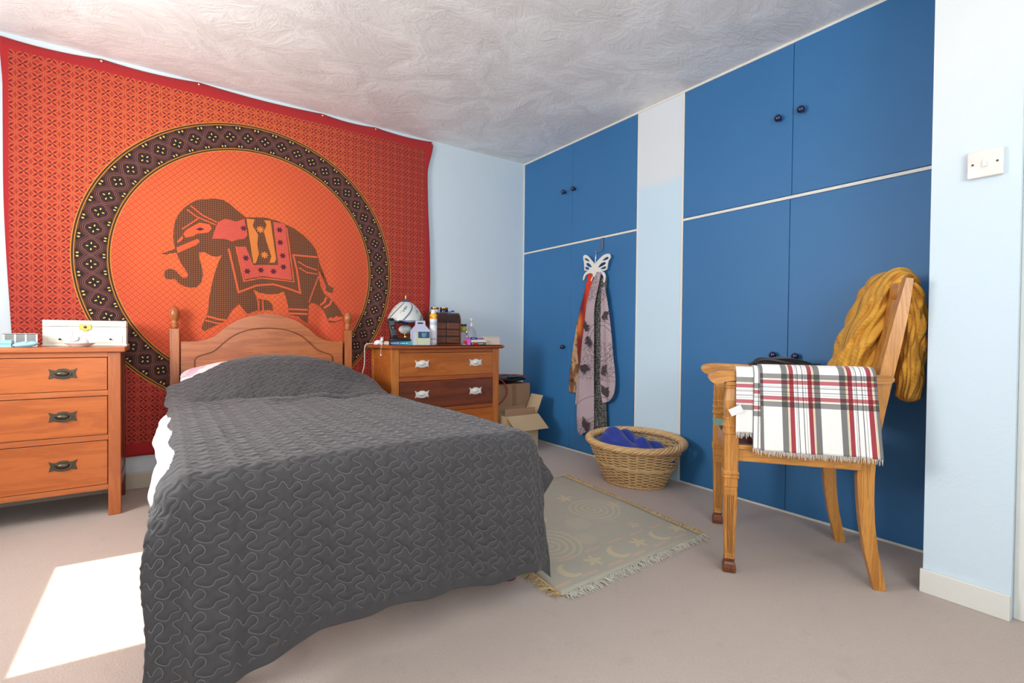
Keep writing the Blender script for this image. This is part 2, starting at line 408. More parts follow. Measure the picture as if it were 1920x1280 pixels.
ELE = {
'body':[(-.282,.387),(-.23,.4),(-.184,.399),(-.15,.381),(-.116,.352),(-.082,.326),(-.061,.309),(-.005,.319),(.053,.324),(.112,.316),(.172,.297),(.226,.276),(.28,.241),(.328,.197),(.36,.154),(.373,.108),(.379,-.01),(.39,-.085),(.415,-.139),(.452,-.172),(.495,-.217),(.529,-.264),(.542,-.299),(.529,-.321),(.487,-.337),(.449,-.34),(.436,-.314),(.419,-.268),(.39,-.23),(.354,-.21),(.325,-.212),(.315,-.233),(.314,-.284),(.312,-.347),(.274,-.327),(.25,-.302),(.192,-.292),(.188,-.238),(.177,-.189),(.162,-.141),(.12,-.16),(.068,-.165),(.018,-.157),(-.018,-.139),(-.0,-.186),(.009,-.269),(-.053,-.295),(-.078,-.264),(-.098,-.234),(-.136,-.274),(-.156,-.314),(-.163,-.337),(-.203,-.361),(-.249,-.385),(-.282,-.408),(-.298,-.389),(-.282,-.34),(-.269,-.313),(-.262,-.264),(-.256,-.195),(-.243,-.118),(-.226,-.041),(-.207,.022),(-.19,.061),(-.217,.047),(-.249,.052),(-.282,.071),(-.31,.064),(-.307,.027),(-.294,-.024),(-.289,-.069),(-.298,-.111),(-.32,-.142),(-.351,-.149),(-.383,-.142),(-.41,-.126),(-.429,-.101),(-.45,-.106),(-.471,-.104),(-.483,-.08),(-.474,-.054),(-.453,-.042),(-.428,-.05),(-.41,-.071),(-.392,-.091),(-.37,-.09),(-.364,-.071),(-.376,-.046),(-.398,-.011),(-.413,.028),(-.425,.06),(-.433,.096),(-.437,.139),(-.434,.198),(-.428,.235),(-.41,.282),(-.382,.322),(-.351,.353),(-.32,.377)],
'raised_leg':[(.009,-.197),(.069,-.203),(.094,-.23),(.098,-.27),(.065,-.267),(.036,-.268),(.009,-.277)],
'tail':[(.373,.108),(.387,.059),(.406,.009),(.427,-.036),(.444,-.082),(.477,-.101),(.469,-.136),(.44,-.129),(.423,-.118),(.429,-.096),(.406,-.033),(.381,.012)],
'tusk':[(-.497,.038),(-.428,.074),(-.422,.053),(-.474,.037)],
'o_trunkband':[(-.422,.082),(-.317,.146),(-.304,.133),(-.323,.108),(-.416,.05)],
'o_eye':[(-.389,.167),(-.37,.195),(-.307,.244),(-.256,.24),(-.243,.215),(-.262,.19),(-.32,.175),(-.339,.158),(-.376,.146)],
'o_cheek':[(-.419,.119),(-.392,.156),(-.387,.141),(-.401,.121),(-.416,.111)],
'p_ear':[(-.213,.257),(-.177,.283),(-.143,.282),(-.116,.274),(-.068,.3),(-.061,.254),(-.05,.201),(-.068,.175),(-.109,.163),(-.136,.148),(-.177,.162),(-.243,.153),(-.23,.202)],
'p_saddle':[(-.113,.12),(-.061,.127),(-.018,.015),(.127,.029),(.096,.306),(.168,.297),(.211,-.064),(.032,-.051),(-.067,-.079)],
'o_saddle':[(-.057,.302),(.081,.309),(.114,.067),(.105,.042),(-.018,.027)],
'd_saddle':[(-.008,.313),(.039,.315),(.058,.278),(.042,.236),(.057,.174),(.086,.081),(.075,.039),(-.004,.028),(.014,.089),(.004,.152),(.01,.208),(-.022,.263)],
'd_eye':[(-.326,.201),(-.304,.215),(-.282,.208),(-.304,.195)],
'o_toes':[(.44,-.323),(.453,-.301),(.474,-.309),(.495,-.291),(.512,-.299),(.538,-.293),(.538,-.312),(.487,-.33)],
'o_behind':[(-.136,-.274),(-.098,-.234),(-.078,-.264),(-.057,-.297),(-.156,-.318)],
}
STRIPS = {
's1':[(-.351,.338),(-.294,.291),(-.217,.257)],
's2':[(-.37,.313),(-.32,.276),(-.223,.241)],
's3':[(-.395,.192),(-.314,.266)],
's4':[(-.155,.103),(-.136,.013),(-.101,-.162),(.003,-.112),(.098,-.098),(.196,-.123),(.262,-.146),(.242,-.004),(.218,.102),(.37,.102)],
's5':[(-.116,.123),(-.071,-.091),(.032,-.062),(.223,-.074),(.177,.276)],
's6':[(-.267,-.315),(-.203,-.334),(-.162,-.339)],
's7':[(-.278,-.34),(-.216,-.357),(-.177,-.359)],
's8':[(.191,-.255),(.31,-.256)],
's9':[(.191,-.283),(.31,-.285)],
's10':[(.39,-.222),(.419,-.199),(.431,-.164)],
's11':[(.415,-.239),(.452,-.215),(.465,-.184)],
's12':[(.246,.063),(.297,.034),(.369,.015)],
's13':[(.253,.022),(.305,-.007),(.373,-.012)],
's14':[(.014,-.205),(.014,-.273)],
's15':[(.036,-.204),(.04,-.272)],
's16':[(.379,-.027),(.345,-.122),(.317,-.208)],
}
DARK_FLOWERS = [(.134,.256),(.138,.175),(.153,.091),(.157,.018),(.098,-.015),(.025,-.013),(-.053,-.027),(-.061,.055),(-.073,.239)]
GOLD_FLOWERS = [(.021,.245),(.046,.085)]
# ------------------------------------------------------------------ tapestry on the back wall
TX, TZ = .49, 1.31               # centre of its roundel
PINS = [(-1.16, 1.06), (-.76, 1.07), (-.309, 1.077), (.404, 1.076), (.775, 1.075), (1.225, 1.074)]
def tap_top(u):
    xs = [p[0] for p in PINS]; zs = [p[1] for p in PINS]
    z = np.interp(u, xs, zs)
    for a, b in zip(xs, xs[1:]):
        t = np.clip((u-a)/(b-a), 0, 1); z = z - .013*4*t*(1-t)*((u >= a) & (u <= b))
    return z + .006
def tap_fold(u, w):
    lo = sstep(-w, -.9, 1.0)
    d = .010*np.sin(u*9.0+w*.6)*lo + .006*np.sin(u*19+1.0+w*.8)*lo + .004*np.sin(u*37-w*2)*lo*lo
    d = d + .010*np.exp(-((u-.43-.10*w)/.035)**2)*sstep(-w, -.4, .4)
    return -.020 - .004*lo + d*.75
def make_tapestry():
    r = thing('tapestry', 'red and orange elephant tapestry pinned to the back wall behind the bed', 'tapestry', (TX, YB, TZ))
    m = Mat('printed_cotton', 0.85); x, y, z = m.xyz()
    rr = hyp(x, z); P = .0545
    # small flower lattice of the field
    wob = m.noise(3, 2)*.012
    fx = ((x+wob)/P).fract()-.5; fz = ((z+wob)/P).fract()-.5
    d1 = (fx+fz)*.7071; d2 = (fx-fz)*.7071
    def petal(a, b):   # along a, centred at +-.34
        aa = (a.abs()-.33)/.30; bb = b/.155; return hyp(aa, bb)
    pet = petal(d1, d2).min(petal(d2, d1))
    seed = (hyp((d1.abs()-.27)/.15, d2/.07)).min(hyp((d2.abs()-.27)/.15, d1/.07))
    cross = ((fx.abs()-fz.abs()).abs()).lt(.045)*hyp(fx, fz).lt(.14)
    outline = (pet-1.0).abs().ss(.10, .24).inv()
    grid = (fx.abs().max(fz.abs())).gt(.468)
    glow = hyp((x+.15)/1.5, (z-.42)/1.3).ss(.15, .95)
    big = m.noise(1.1, 2)
    field = m.mix(glow, lin(198, 70, 42), lin(166, 42, 36))
    line = m.mix(glow, lin(228, 136, 62), lin(204, 88, 56))
    dark = m.mix(glow, lin(128, 28, 26), lin(98, 16, 20))
    c = m.mix(outline*.75, field, line); c = m.mix(grid*.5, c, dark)
    c = m.mix((seed.lt(1.0)).max(cross), c, dark)
    # orange disc with a diamond trellis
    q = .036; e1 = ((x+z)/q).fract()-.5; e2 = ((x-z)/q).fract()-.5
    tre = (e1.abs().max(e2.abs()))
    disc = m.mix(hyp((x+.12)/.9, (z-.15)/.9).ss(.1, .85), lin(220, 98, 50), lin(198, 70, 44))
    disc = m.mix((tre.ss(.40, .47))*.5, disc, lin(200, 66, 34)); disc = m.mix(((tre-.25).abs().lt(.05))*.35, disc, lin(255, 160, 70))
    c = m.mix(rr.lt(.725), c, disc)
    # dark ring of flowers
    N = 52; L = 2*PI*.806/N
    th = z.atan2(x)*(N/(2*PI)); fa = (th.fract()-.5)*L; fr = rr-.806
    ring = (rr-.806).abs().lt(.085)
    band = m.mix((fr.abs()).gt(.062), lin(58, 22, 22), lin(92, 56, 22))
    lob = hyp(hyp(fa, fr), .012).max((fa.abs()-.022).abs()*0.0)
    cl = hyp(fa.abs()-.015, fr).min(hyp(fa, fr.abs()-.015))
    for rad, col in ((.0405, (104, 62, 56)), (.0325, (128, 84, 76)), (.0245, (138, 92, 80))):
        band = m.mix((cl-rad).abs().lt(.0014)*((fr.abs()).lt(.06)), band, lin(*col))
    pk = hyp((fa.abs()-.014)/.014, fr/.0085).min(hyp((fr.abs()-.014)/.014, fa/.0085))
    band = m.mix(pk.lt(1.15), band, lin(14, 9, 10))
    sd_ = hyp((fa.abs()-.0165)/.0062, fr/.0034).min(hyp((fr.abs()-.0165)/.0062, fa/.0034))
    # pairs of seeds on the rims, half a cell along
    ga = (((th+.5).fract())-.5)*L
    tri = ((ga.abs() + (.066-fr.abs())).lt(.030))*(fr.abs().lt(.066))
    band = m.mix(tri, band, lin(18, 11, 11))
    sd2 = hyp((ga.abs()-.0085)/.004, (fr.abs()-.0555)/.0062)
    band = m.mix((sd_.min(sd2)).lt(1.0), band, lin(226, 180, 100))
    ln = ((fr.abs()-.0705).abs().lt(.0016)).max((fr.abs()-.0832).abs().lt(.0020))
    band = m.mix(ln, band, lin(206, 136, 50))
    band = m.mix(((fr.abs()-.0765).abs().lt(.0016)), band, lin(40, 20, 12))
    c = m.mix(ring, c, band)
    # plain red border
    bz = z.gt(1.005); bx = (x.gt(1.165)).max(x.lt(-1.122)).max(z.lt(-1.045)); brd = bz.max(bx)
    c = m.mix(brd, c, m.mix(big, lin(184, 36, 38), lin(164, 28, 34)))
    m.color(c); m.bump(m.noise(420, 2), .15, .002); m.set('Sheen Weight', .12)
    nu, nv = 220, 120
    U = np.linspace(0, 1, nu); V = np.linspace(0, 1, nv); UU, VV = np.meshgrid(U, V)
    u = -1.155 + UU*2.385; top = tap_top(u); bot = -1.115 + .008*np.sin(u*7) + .012*np.sin(u*2.3)
    w = bot + (top-bot)*VV
    # sides pull in below the top corners
    pull = sstep(1.0-VV, 0.0, .12)
    u = u + (1-UU)**8*(.012*pull+.05*sstep(1-VV, .3, 1)) - UU**10*(.035*pull + .012*np.sin(VV*9)*pull)
    d = tap_fold(u, w); d = np.where(VV > .985, -.006, d)
    Vv = np.stack([u, d, w], -1).reshape(-1, 3)
    cl_ = link('printed_cloth', grid_mesh('printed_cloth', Vv, nu, nv), m, r); solid(cl_, .0012, 0)
    pm = flat('pearl_pin_head', lin(235, 225, 205), .2)
    for u0, w0 in PINS[1:]:
        obj('pin', lathe(B(), [(0, -.012), (.0012, -.010), (.0012, -.002), (.0048, -.001), (.0055, .002), (.004, .005), (0, .006)], (u0, -.010, w0-.008), 10, M=Matrix.Rotation(PI/2, 3, 'X')), pm, r, smooth=True)
    return r
def cloth_decal(name, polys, layer, mat, parent):
    bm = B()
    for poly in polys:
        pts = [Vector((x, z, 0)) for x, z in poly]
        vs = [bm.verts.new(p) for p in pts]
        for t in tessellate_polygon([pts]):
            try: bm.faces.new([vs[i] for i in t])
            except ValueError: pass
    for ax, st in ((Vector((1, 0, 0)), .014), (Vector((0, 1, 0)), .05)):
        cs = [v.co.dot(ax) for v in bm.verts]
        k = math.ceil(min(cs)/st)
        while k*st < max(cs):
            bmesh.ops.bisect_plane(bm, geom=bm.verts[:]+bm.edges[:]+bm.faces[:], plane_co=ax*(k*st), plane_no=ax); k += 1
    for v in bm.verts:
        u, w = v.co.x, v.co.y
        v.co = Vector((u, float(tap_fold(np.float64(u), np.float64(w))) - .0010*layer, w))
    return obj(name, bm, mat, parent, smooth=True)
def strip(pts, wd):
    p = [Vector((a, b)) for a, b in pts]; L = []; R = []
    for i, q in enumerate(p):
        t0 = (q-p[i-1]).normalized() if i > 0 else (p[1]-p[0]).normalized()
        t1 = (p[i+1]-q).normalized() if i < len(p)-1 else t0
        n = (t0+t1).normalized(); n = Vector((-n.y, n.x)); k = 1/max(.5, n.dot(Vector((-t0.y, t0.x))))
        L.append(tuple(q+n*wd/2*k)); R.append(tuple(q-n*wd/2*k))
    return [[L[i], L[i+1], R[i+1], R[i]] for i in range(len(p)-1)]
def flower(cx, cz, r, n=6):
    out = []
    for k in range(n*8):
        a = 2*PI*k/(n*8); rad = r*(.76+.24*math.cos(n*a)); out.append((cx+rad*math.cos(a), cz+rad*math.sin(a)))
    return out
def weave(name, a, b):
    m = Mat(name, .85); x, y, z = m.xyz(); k = (((x+z)*260).sin()*((x-z)*260).sin()).ss(-.05, .25)
    m.color(m.mix(k*.8, a, b)); return m
def elephant_print(r):
    mo = flat('orange_print', lin(216, 92, 52), .85); md = weave('brown_weave_print', lin(84, 48, 32), lin(150, 86, 44))
    mp_ = flat('pink_print', lin(204, 82, 66), .85, .15, 60); mg = flat('gold_print', lin(218, 124, 54), .85)
    mk = flat('maroon_print', lin(96, 22, 42), .85)
    for k in ('body', 'raised_leg', 'tail', 'tusk'): cloth_decal('elephant_print', [ELE[k]], 1.6, md, r)
    cloth_decal('saddle_cloth_print', [ELE['p_saddle']], 2.4, mp_, r)
    cloth_decal('saddle_centre_print', [ELE['o_saddle']], 3.0, mg, r)
    cloth_decal('saddle_medallion_print', [ELE['d_saddle']], 3.6, md, r)
    cloth_decal('ear_print', [ELE['p_ear']], 4.0, mp_, r)
    st = []
    for k, v in STRIPS.items(): st += strip(v, .0115 if k in ('s4', 's6', 's8', 's9', 's10', 's11') else .0075)
    stuff(cloth_decal('harness_print', st, 2.9, mo, r))
    for k in ('o_trunkband', 'o_eye', 'o_cheek', 'o_toes'): cloth_decal('orange_patch_print', [ELE[k]], 2.9, mo, r)
    for x, z in DARK_FLOWERS: cloth_decal('dark_blossom_print', [flower(x, z, .019)], 4.4, mk, r)
    cloth_decal('eye_print', [ELE['d_eye']], 4.4, mk, r)
    for x, z in GOLD_FLOWERS: cloth_decal('gold_blossom_print', [flower(x, z, .024, 8)], 4.4, mg, r)
elephant_print(make_tapestry())

# ------------------------------------------------------------------ bed
m_pine = wood('varnished_orange_pine', lin(150, 76, 34), lin(184, 104, 52), 0, 8)
m_pine_z = wood('varnished_orange_pine_upright', lin(146, 74, 34), lin(182, 104, 54), 2, 8, knots=False)
m_bun = wood('red_brown_bun_foot', lin(96, 34, 20), lin(130, 52, 30), 2, 9, knots=False)
def make_bed():
    r = thing('bed', 'orange pine bed with an arched panelled headboard and acorn finials', 'bed', (.555, 2.46, 0))
    ox, oy = .555, 2.46
    def L(x, y, z): return (x-ox, y-oy, z)
    top = spline([(.088, .843), (.18, .846), (.25, .872), (.31, .925), (.365, .965), (.44, .998), (.55, 1.018), (.66, .998), (.735, .965), (.79, .925), (.85, .872), (.92, .846), (1.012, .843)], 6)
    pts = [(p.x-ox, p.y) for p in top] + [(1.012-ox, .30), (.088-ox, .30)]
    hb = obj('headboard', prism(B(), pts, 3.455-oy, 3.480-oy), m_pine, r)
    inn = spline([(.155, .735), (.175, .757), (.25, .785), (.31, .842), (.37, .888), (.45, .918), (.55, .928), (.65, .918), (.73, .888), (.79, .842), (.85, .785), (.925, .757), (.945, .735)], 6)
    # moulded groove round the raised inner panel
    gp = [(p.x-ox, 3.4545-oy, p.y) for p in inn]; gp = [(gp[0][0], gp[0][1], .32)] + gp + [(gp[-1][0], gp[-1][1], .32)]
    obj('groove', tube(B(), gp, .0042, 6), wood('dark_pine_groove', lin(112, 54, 24), lin(136, 70, 32), 0, 8, knots=False), hb, smooth=True)
    c = [((p.x-.55)*.985+.55-ox, p.y-.006) for p in inn] + [(.938-ox, .32), (.162-ox, .32)]
    obj('raised_panel', prism(B(), c, 3.4515-oy, 3.456-oy), m_pine, hb)
    for px in (.058, 1.050):
        p = obj('post', box(B(), L(px-.0235, 3.446, 0), L(px+.0235, 3.493, .918), .003), m_pine_z, r)
        obj('finial', lathe(B(), [(.0145, .916), (.0145, .924), (.0205, .930), (.0205, .935), (.016, .938), (.0205, .943), (.0205, .950), (.0155, .956), (.017, .966), (.0235, .984), (.0265, 1.002), (.0245, 1.020), (.017, 1.036), (.007, 1.045), (0, 1.047)], L(px, 3.4695, 0), 24), m_pine_z, p, smooth=True)
    for px in (.045, 1.035):
        obj('side_rail', box(B(), L(px, 1.50, .17), L(px+.028, 3.446, .30), .003), m_pine, r)
    obj('foot_rail', box(B(), L(.045, 1.475, .17), L(1.063, 1.503, .30), .003), m_pine, r)
    for px in (.07, 1.045):
        obj('bun_foot', lathe(B(), [(.016, 0), (.026, .006), (.034, .025), (.036, .045), (.031, .065), (.022, .078), (.022, .090), (.030, .096), (.030, .17)], L(px, 1.490, 0), 24), m_bun, r, smooth=True)
    return r
make_bed()
m_sheet = flat('white_cotton', lin(236, 232, 232), .8, .02)
m_duvet = Mat('white_cotton_with_pink_print', .8); _v = m_duvet.noise(9, 3, .5)
m_duvet.color(m_duvet.mix(_v.ss(.56, .6), lin(240, 236, 238), lin(232, 190, 206)))
def pillow_mesh(name, cx, cy, cz, sx, sy, sz, ex=.45, tilt=0, nseg=48):
    n1, n2 = nseg, nseg//2
    T, P = np.meshgrid(np.linspace(0, 2*PI, n1, endpoint=False), np.linspace(-PI/2, PI/2, n2))
    sg = lambda a, e: np.sign(a)*np.abs(a)**e
    x = sx*sg(np.cos(P), .7)*sg(np.cos(T), ex); y = sy*sg(np.cos(P), .7)*sg(np.sin(T), ex); z = sz*sg(np.sin(P), 1.0)
    z = z*(1-.55*np.clip(np.maximum(np.abs(x)/sx, np.abs(y)/sy), 0, 1)**4) + .004*np.sin(x*31+y*17)
    y2 = y*math.cos(tilt)-z*math.sin(tilt); z2 = y*math.sin(tilt)+z*math.cos(tilt)
    return grid_mesh(name, np.stack([x+cx, y2+cy, z2+cz], -1).reshape(-1, 3), n1, n2, True)
tag(obj('mattress', box(B(), (.075, 1.560, .300), (.980, 3.440, .455), .04, 4), m_sheet, smooth=True), 'white mattress on the pine bed under the grey bedspread', 'mattress')
def duvet():
    nu, nv = 60, 80
    U, V = np.meshgrid(np.linspace(0, 1, nu), np.linspace(0, 1, nv))
    y = 1.60+1.40*V
    s = U*1.30-.08                        # runs across and down the left side
    left = np.clip(.05-s, 0, 1)
    x = np.where(s < .05, .05-.075*np.sin(np.clip(left/.085, 0, PI/2)), np.minimum(s, 1.04))
    z = .520 - np.where(left > 0, left*.62, 0) - np.clip(s-1.04, 0, 1)*.8
    x = x - np.where(s < .05, .008*np.sin(y*8)+.002*np.sin(y*23), 0)
    V3 = np.stack([x, y, z], -1).reshape(-1, 3)
    o = link('duvet', grid_mesh('duvet', V3, nu, nv), m_duvet); solid(o, .05, -1)
    return tag(o, 'white duvet with pink print bulging out at the left side of the bed', 'duvet')
def T_bed(x, y):
    dx = x-.56
    p = sstep(y, 2.78, 3.20)
    z = .570-.05*dx*dx + .190*p*np.clip(1-.62*(np.abs(dx)/.5)**2.6, 0, 1)
    z = z + .012*np.sin(x*21+.6*np.sin(y*3))*sstep(y, 1.55, 1.9)*(1-sstep(y, 2.6, 2.9))*.6
    z = z - .034*np.exp(-((y-2.81+.10*dx)/.028)**2)*(1-np.clip(np.abs(dx)/.5, 0, 1)**3)
    z = z + .006*np.sin(x*17+y*9)*np.sin(y*23-x*11)*sstep(y, 2.3, 2.7)*(1-sstep(y, 2.95, 3.1)) - .014*np.exp(-((y-2.62-.12*dx)/.022)**2)*np.exp(-((dx-.15)/.35)**2) + .008*np.exp(-((y-2.70-.05*dx)/.03)**2)
    return z
tag(link('pillow', pillow_mesh('pillow', .52, 3.270, .632, .440, .160, .088, .45, .30), m_duvet), 'white pillow with a pinkish case peeking out at the headboard', 'pillow')
duvet()

# bedspread: a rectangle of quilted cloth laid over the bed and hanging at the foot
XL, XRt, YF = .058, 1.045, 1.455
def drape(s, t):
    xin = np.clip(s, XL, XRt); yin = np.maximum(t, YF); q = np.maximum(YF-t, 0)
    sg = np.where(s > XRt, 1.0, np.where(s < XL, -1.0, 0.0)); p = np.where(sg > 0, s-XRt, np.where(sg < 0, XL-s, 0))
    base = T_bed(xin, yin)
    r = np.hypot(p, q); phi = np.arctan2(q, p+1e-9)
    Rb = np.where(sg != 0, .075, .075); a = np.clip(r/Rb, 0, PI/2)
    k = np.clip(phi/(PI/2), 0, 1)
    corner = np.where((p > 1e-6) & (q > 1e-6), 1.0, 0)
    ext = np.maximum(r-Rb*PI/2, 0)
    KS = [0, .12, .25, .40, .55, .70, .85, 1]
    cxR = np.interp(k, KS, [.12, .52, .56, .24, .15, .12, .07, 0]); cyR = np.interp(k, KS, [0, .06, .10, -.02, .02, .10, .09, .06])
    cxL = np.interp(k, KS, [.50, .60, .64, .58, .46, .32, .16, 0]); cyL = np.interp(k, KS, [0, .04, .08, .12, .12, .10, .08, .06])
    cx = np.where(sg > 0, cxR, np.where(sg < 0, cxL, 0)); cy = np.where(q > 0, np.where(sg > 0, cyR, np.where(sg < 0, cyL, .06)), 0)
    cy = cy + np.where(q > 0, .03*np.sin(s*7.5+.8)*(1-sstep(p, 0, .09)), 0)
    psi = np.where(sg != 0, PI/2*k, PI/2)
    drop = Rb*(1-np.cos(a)) + ext*np.sqrt(np.clip(1-cx**2-cy**2, .05, 1))
    x = xin + np.where(sg != 0, sg, 0)*(Rb*np.sin(a)*np.cos(psi) + ext*cx); y = yin - np.where(q > 0, Rb*np.sin(a)*np.sin(psi) + ext*cy, 0)
    z = base - drop
    fr = np.clip(q/.5, 0, 1)
    y = y - fr*(.016*np.sin(s*13+.4)+.010*np.sin(s*29+1))*(1-.6*sstep(p, 0, .09)) - .022*fr*np.exp(-((s-.13)/.03)**2)
    return np.stack([x, y, z], -1)
UNIT = [(0,135),(35,126),(65,124),(85,105),(107,88),(130,112),(147,143),(166,142),(188,119),(220,110),(253,140),(245,168),(207,177),(186,194),(212,217),(262,238),(303,236),(320,213),(355,206),(390,204),(400,187),(370,167),(345,152)]
PU, PV = .110, .0500
def unit_curve():
    pts = [(x/340*PU, -y/128*PV) for x, y in UNIT]
    ext = [(pts[-2][0]-PU, pts[-2][1]), (pts[-1][0]-PU, pts[-1][1])] + pts + [(pts[0][0]+PU, pts[0][1]), (pts[1][0]+PU, pts[1][1])]
    sp = spline(ext, 3)
    return [(p.x, p.y) for p in sp[6:6+3*len(pts)]]
UC = np.array(unit_curve())
def stitch_dist(s, t):
    """distance on the flat cloth from each point to the nearest line of stitching"""
    d = np.full(s.shape, 1.0); A = UC; Bq = np.vstack([UC[1:], UC[:1]+[PU, 0]])
    for (ax, ay), (bx, by) in zip(A, Bq):
        mx, my = (ax+bx)/2, (ay+by)/2
        px = (s-mx+PU/2) % PU - PU/2; py = (t-my+PV/2) % PV - PV/2
        ex, ey = (bx-ax)/2, (by-ay)/2; L2 = ex*ex+ey*ey
        k = np.clip((px*ex+py*ey)/L2, -1, 1)
        d = np.minimum(d, np.hypot(px-k*ex, py-k*ey))
    return d
S0, S1, T0, T1 = XL-.135, XRt+.235, YF-.535, 3.41
def head_edge(s):                       # its head end is pulled back on the left
    return 3.40 - .27*(1-sstep(s, .10, .48)) - .05*sstep(s, .9, 1.25)
def left_edge(t): return XL - .14 + .102*sstep(t, 1.47, 1.60) - .012*sstep(t, 2.62, 2.95) + .008*np.sin(t*19)
def foot_edge(s): return T0 + .035*np.exp(-((s-.55)/.28)**2) - .03*(1-sstep(s, -.1, .12)) + .022*sstep(s, .8, 1.1)
def cloth_pos(a, b):
    """a, b in 0..1 -> flat cloth coordinates"""
    s = S0 + (S1-S0)*a; e0 = foot_edge(s); e1 = head_edge(s)
    t = e0 + (e1-e0)*b
    lf = left_edge(t); s = lf + (S1-lf)*a
    return s, t
def bedspread():
    nu, nv = 320, 560
    A, Bb = np.meshgrid(np.linspace(0, 1, nu), np.linspace(0, 1, nv))
    s, t = cloth_pos(A, Bb)
    P = drape(s, t)
    du = np.gradient(P, axis=1); dv = np.gradient(P, axis=0); N = np.cross(du, dv); N /= np.linalg.norm(N, axis=-1, keepdims=True)+1e-12
    d = stitch_dist(s, t)
    puff = .0056*np.sqrt(np.clip(d/.0105, 0, 1)) - .0035
    wr = .0035*np.sin(s*61+np.sin(t*23)*2)*np.sin(t*37+np.sin(s*17)*2)
    near = (S1-s < .022) | (Bb < .012)
    puff = np.where(near, .001, puff)
    P2 = P + N*(puff+wr*.55)[..., None]
    m = Mat('charcoal_quilted_cotton', .72); n = m.noise(5, 4); g = m.noise(300, 2)
    m.color(m.mix(n, lin(58, 56, 58), lin(68, 66, 68))); m.bump(g, .12, .001); m.set('Sheen Weight', .22); m.set('Sheen Roughness', .5)
    o = link('bedspread', grid_mesh('bedspread', P2.reshape(-1, 3), nu, nv), m); solid(o, .007, -1)
    tag(o, 'charcoal grey quilted bedspread with meander stitching hanging over the foot of the bed', 'bedspread')
    # the thread
    def strips(lines, wd):
        Vs = []; Fs = []; k = 0
        for ln in lines:
            if len(ln) < 2: continue
            ss = ln[:, 0]; tt = ln[:, 1]; e = 1e-3
            P0 = drape(ss, tt); a = drape(ss+e, tt)-drape(ss-e, tt); b = drape(ss, tt+e)-drape(ss, tt-e)
            nn = np.cross(a, b); nn /= np.linalg.norm(nn, axis=-1, keepdims=True)+1e-12
            wv = .0035*np.sin(ss*61+np.sin(tt*23)*2)*np.sin(tt*37+np.sin(ss*17)*2)*.55
            P0 = P0 + nn*(wv-.0035+.0028)[:, None]
            tg = np.gradient(P0, axis=0); sd_ = np.cross(nn, tg); sd_ /= np.linalg.norm(sd_, axis=-1, keepdims=True)+1e-12
            n_ = len(P0)
            Vs.append(np.stack([P0-sd_*wd/2, P0+sd_*wd/2], 1).reshape(-1, 3))
            i = np.arange(n_-1)*2+k; Fs.append(np.stack([i, i+1, i+3, i+2], 1)); k += 2*n_
        Vs = np.vstack(Vs); Fs = np.vstack(Fs); me = bpy.data.meshes.new('stitching'); me.from_pydata(Vs.tolist(), [], Fs.tolist()); return me
    lines = []
    for row in range(int((T0-.1)/PV)-1, int((T1+.1)/PV)+5):
        pts = np.vstack([UC + [c*PU, row*PV] for c in range(int(S0/PU)-2, int(S1/PU)+2)])
        hs = head_edge(pts[:, 0])-.012; fs = foot_edge(pts[:, 0])+.018; lf = left_edge(pts[:, 1])+.008
        ok = (pts[:, 0] > lf) & (pts[:, 0] < S1-.02) & (pts[:, 1] > fs) & (pts[:, 1] < hs)
        cur = []
        for q, f in zip(pts, ok):
            if f: cur.append(q)
            elif cur: lines.append(np.array(cur)); cur = []
        if cur: lines.append(np.array(cur))
    hem = np.array([(s_, foot_edge(s_)+.020) for s_ in np.linspace(S0+.05, S1-.02, 260)])
    hem2 = np.array([(S1-.020, t_) for t_ in np.linspace(foot_edge(S1)+.02, 3.3, 260)])
    th = flat('pale_grey_thread', lin(120, 119, 122), .8)
    stuff(link('stitching', strips(lines+[hem, hem2], .0013), th, o))
    # bound edge along the foot, a second layer showing under the first
    ss = np.linspace(0, 1, 200); s2, _ = cloth_pos(ss, np.zeros(200)); s2 = np.clip(s2, S0+.06, S1-.012); t2 = foot_edge(s2)
    Pb = drape(s2, t2-.006); obj('binding', tube(B(), [tuple(p+np.array([0, .007, -.010])) for p in Pb], .0085, 8, flat_z=1.5), m, o, smooth=True)
    return o
bedspread()
# ------------------------------------------------------------------ chests of drawers
m_ch1 = wood('orange_pine_drawer', lin(160, 80, 32), lin(190, 102, 44), 0, 7, knots=False)
m_ch1v = wood('orange_pine_upright', lin(158, 82, 40), lin(188, 106, 54), 2, 7)
m_ch1r = wood('orange_pine_rail', lin(160, 82, 38), lin(190, 106, 54), 0, 7)
m_ch1s = wood('dark_side_panel', lin(96, 40, 22), lin(126, 58, 34), 2, 7, knots=False)
m_ch2 = wood('honey_pine_drawer', lin(158, 82, 30), lin(190, 108, 44), 0, 7, knots=False)
m_ch2b = wood('dark_stained_drawer', lin(92, 42, 24), lin(122, 60, 36), 0, 7, knots=False)
m_ch2v = wood('honey_pine_upright', lin(164, 90, 34), lin(196, 118, 50), 2, 7)
m_ch2r = wood('reddish_pine_rail', lin(142, 68, 30), lin(172, 90, 44), 0, 7)
m_bronze = flat('aged_bronze', lin(92, 84, 72), .38, .25, 90, Metallic=.85)
m_hwhite = flat('white_painted_metal', lin(232, 230, 224), .4, .04, 60)
m_shadow = flat('drawer_gap_shade', (.02, .008, .004), .9)  # shade of the drawer gaps put into a near-black colour
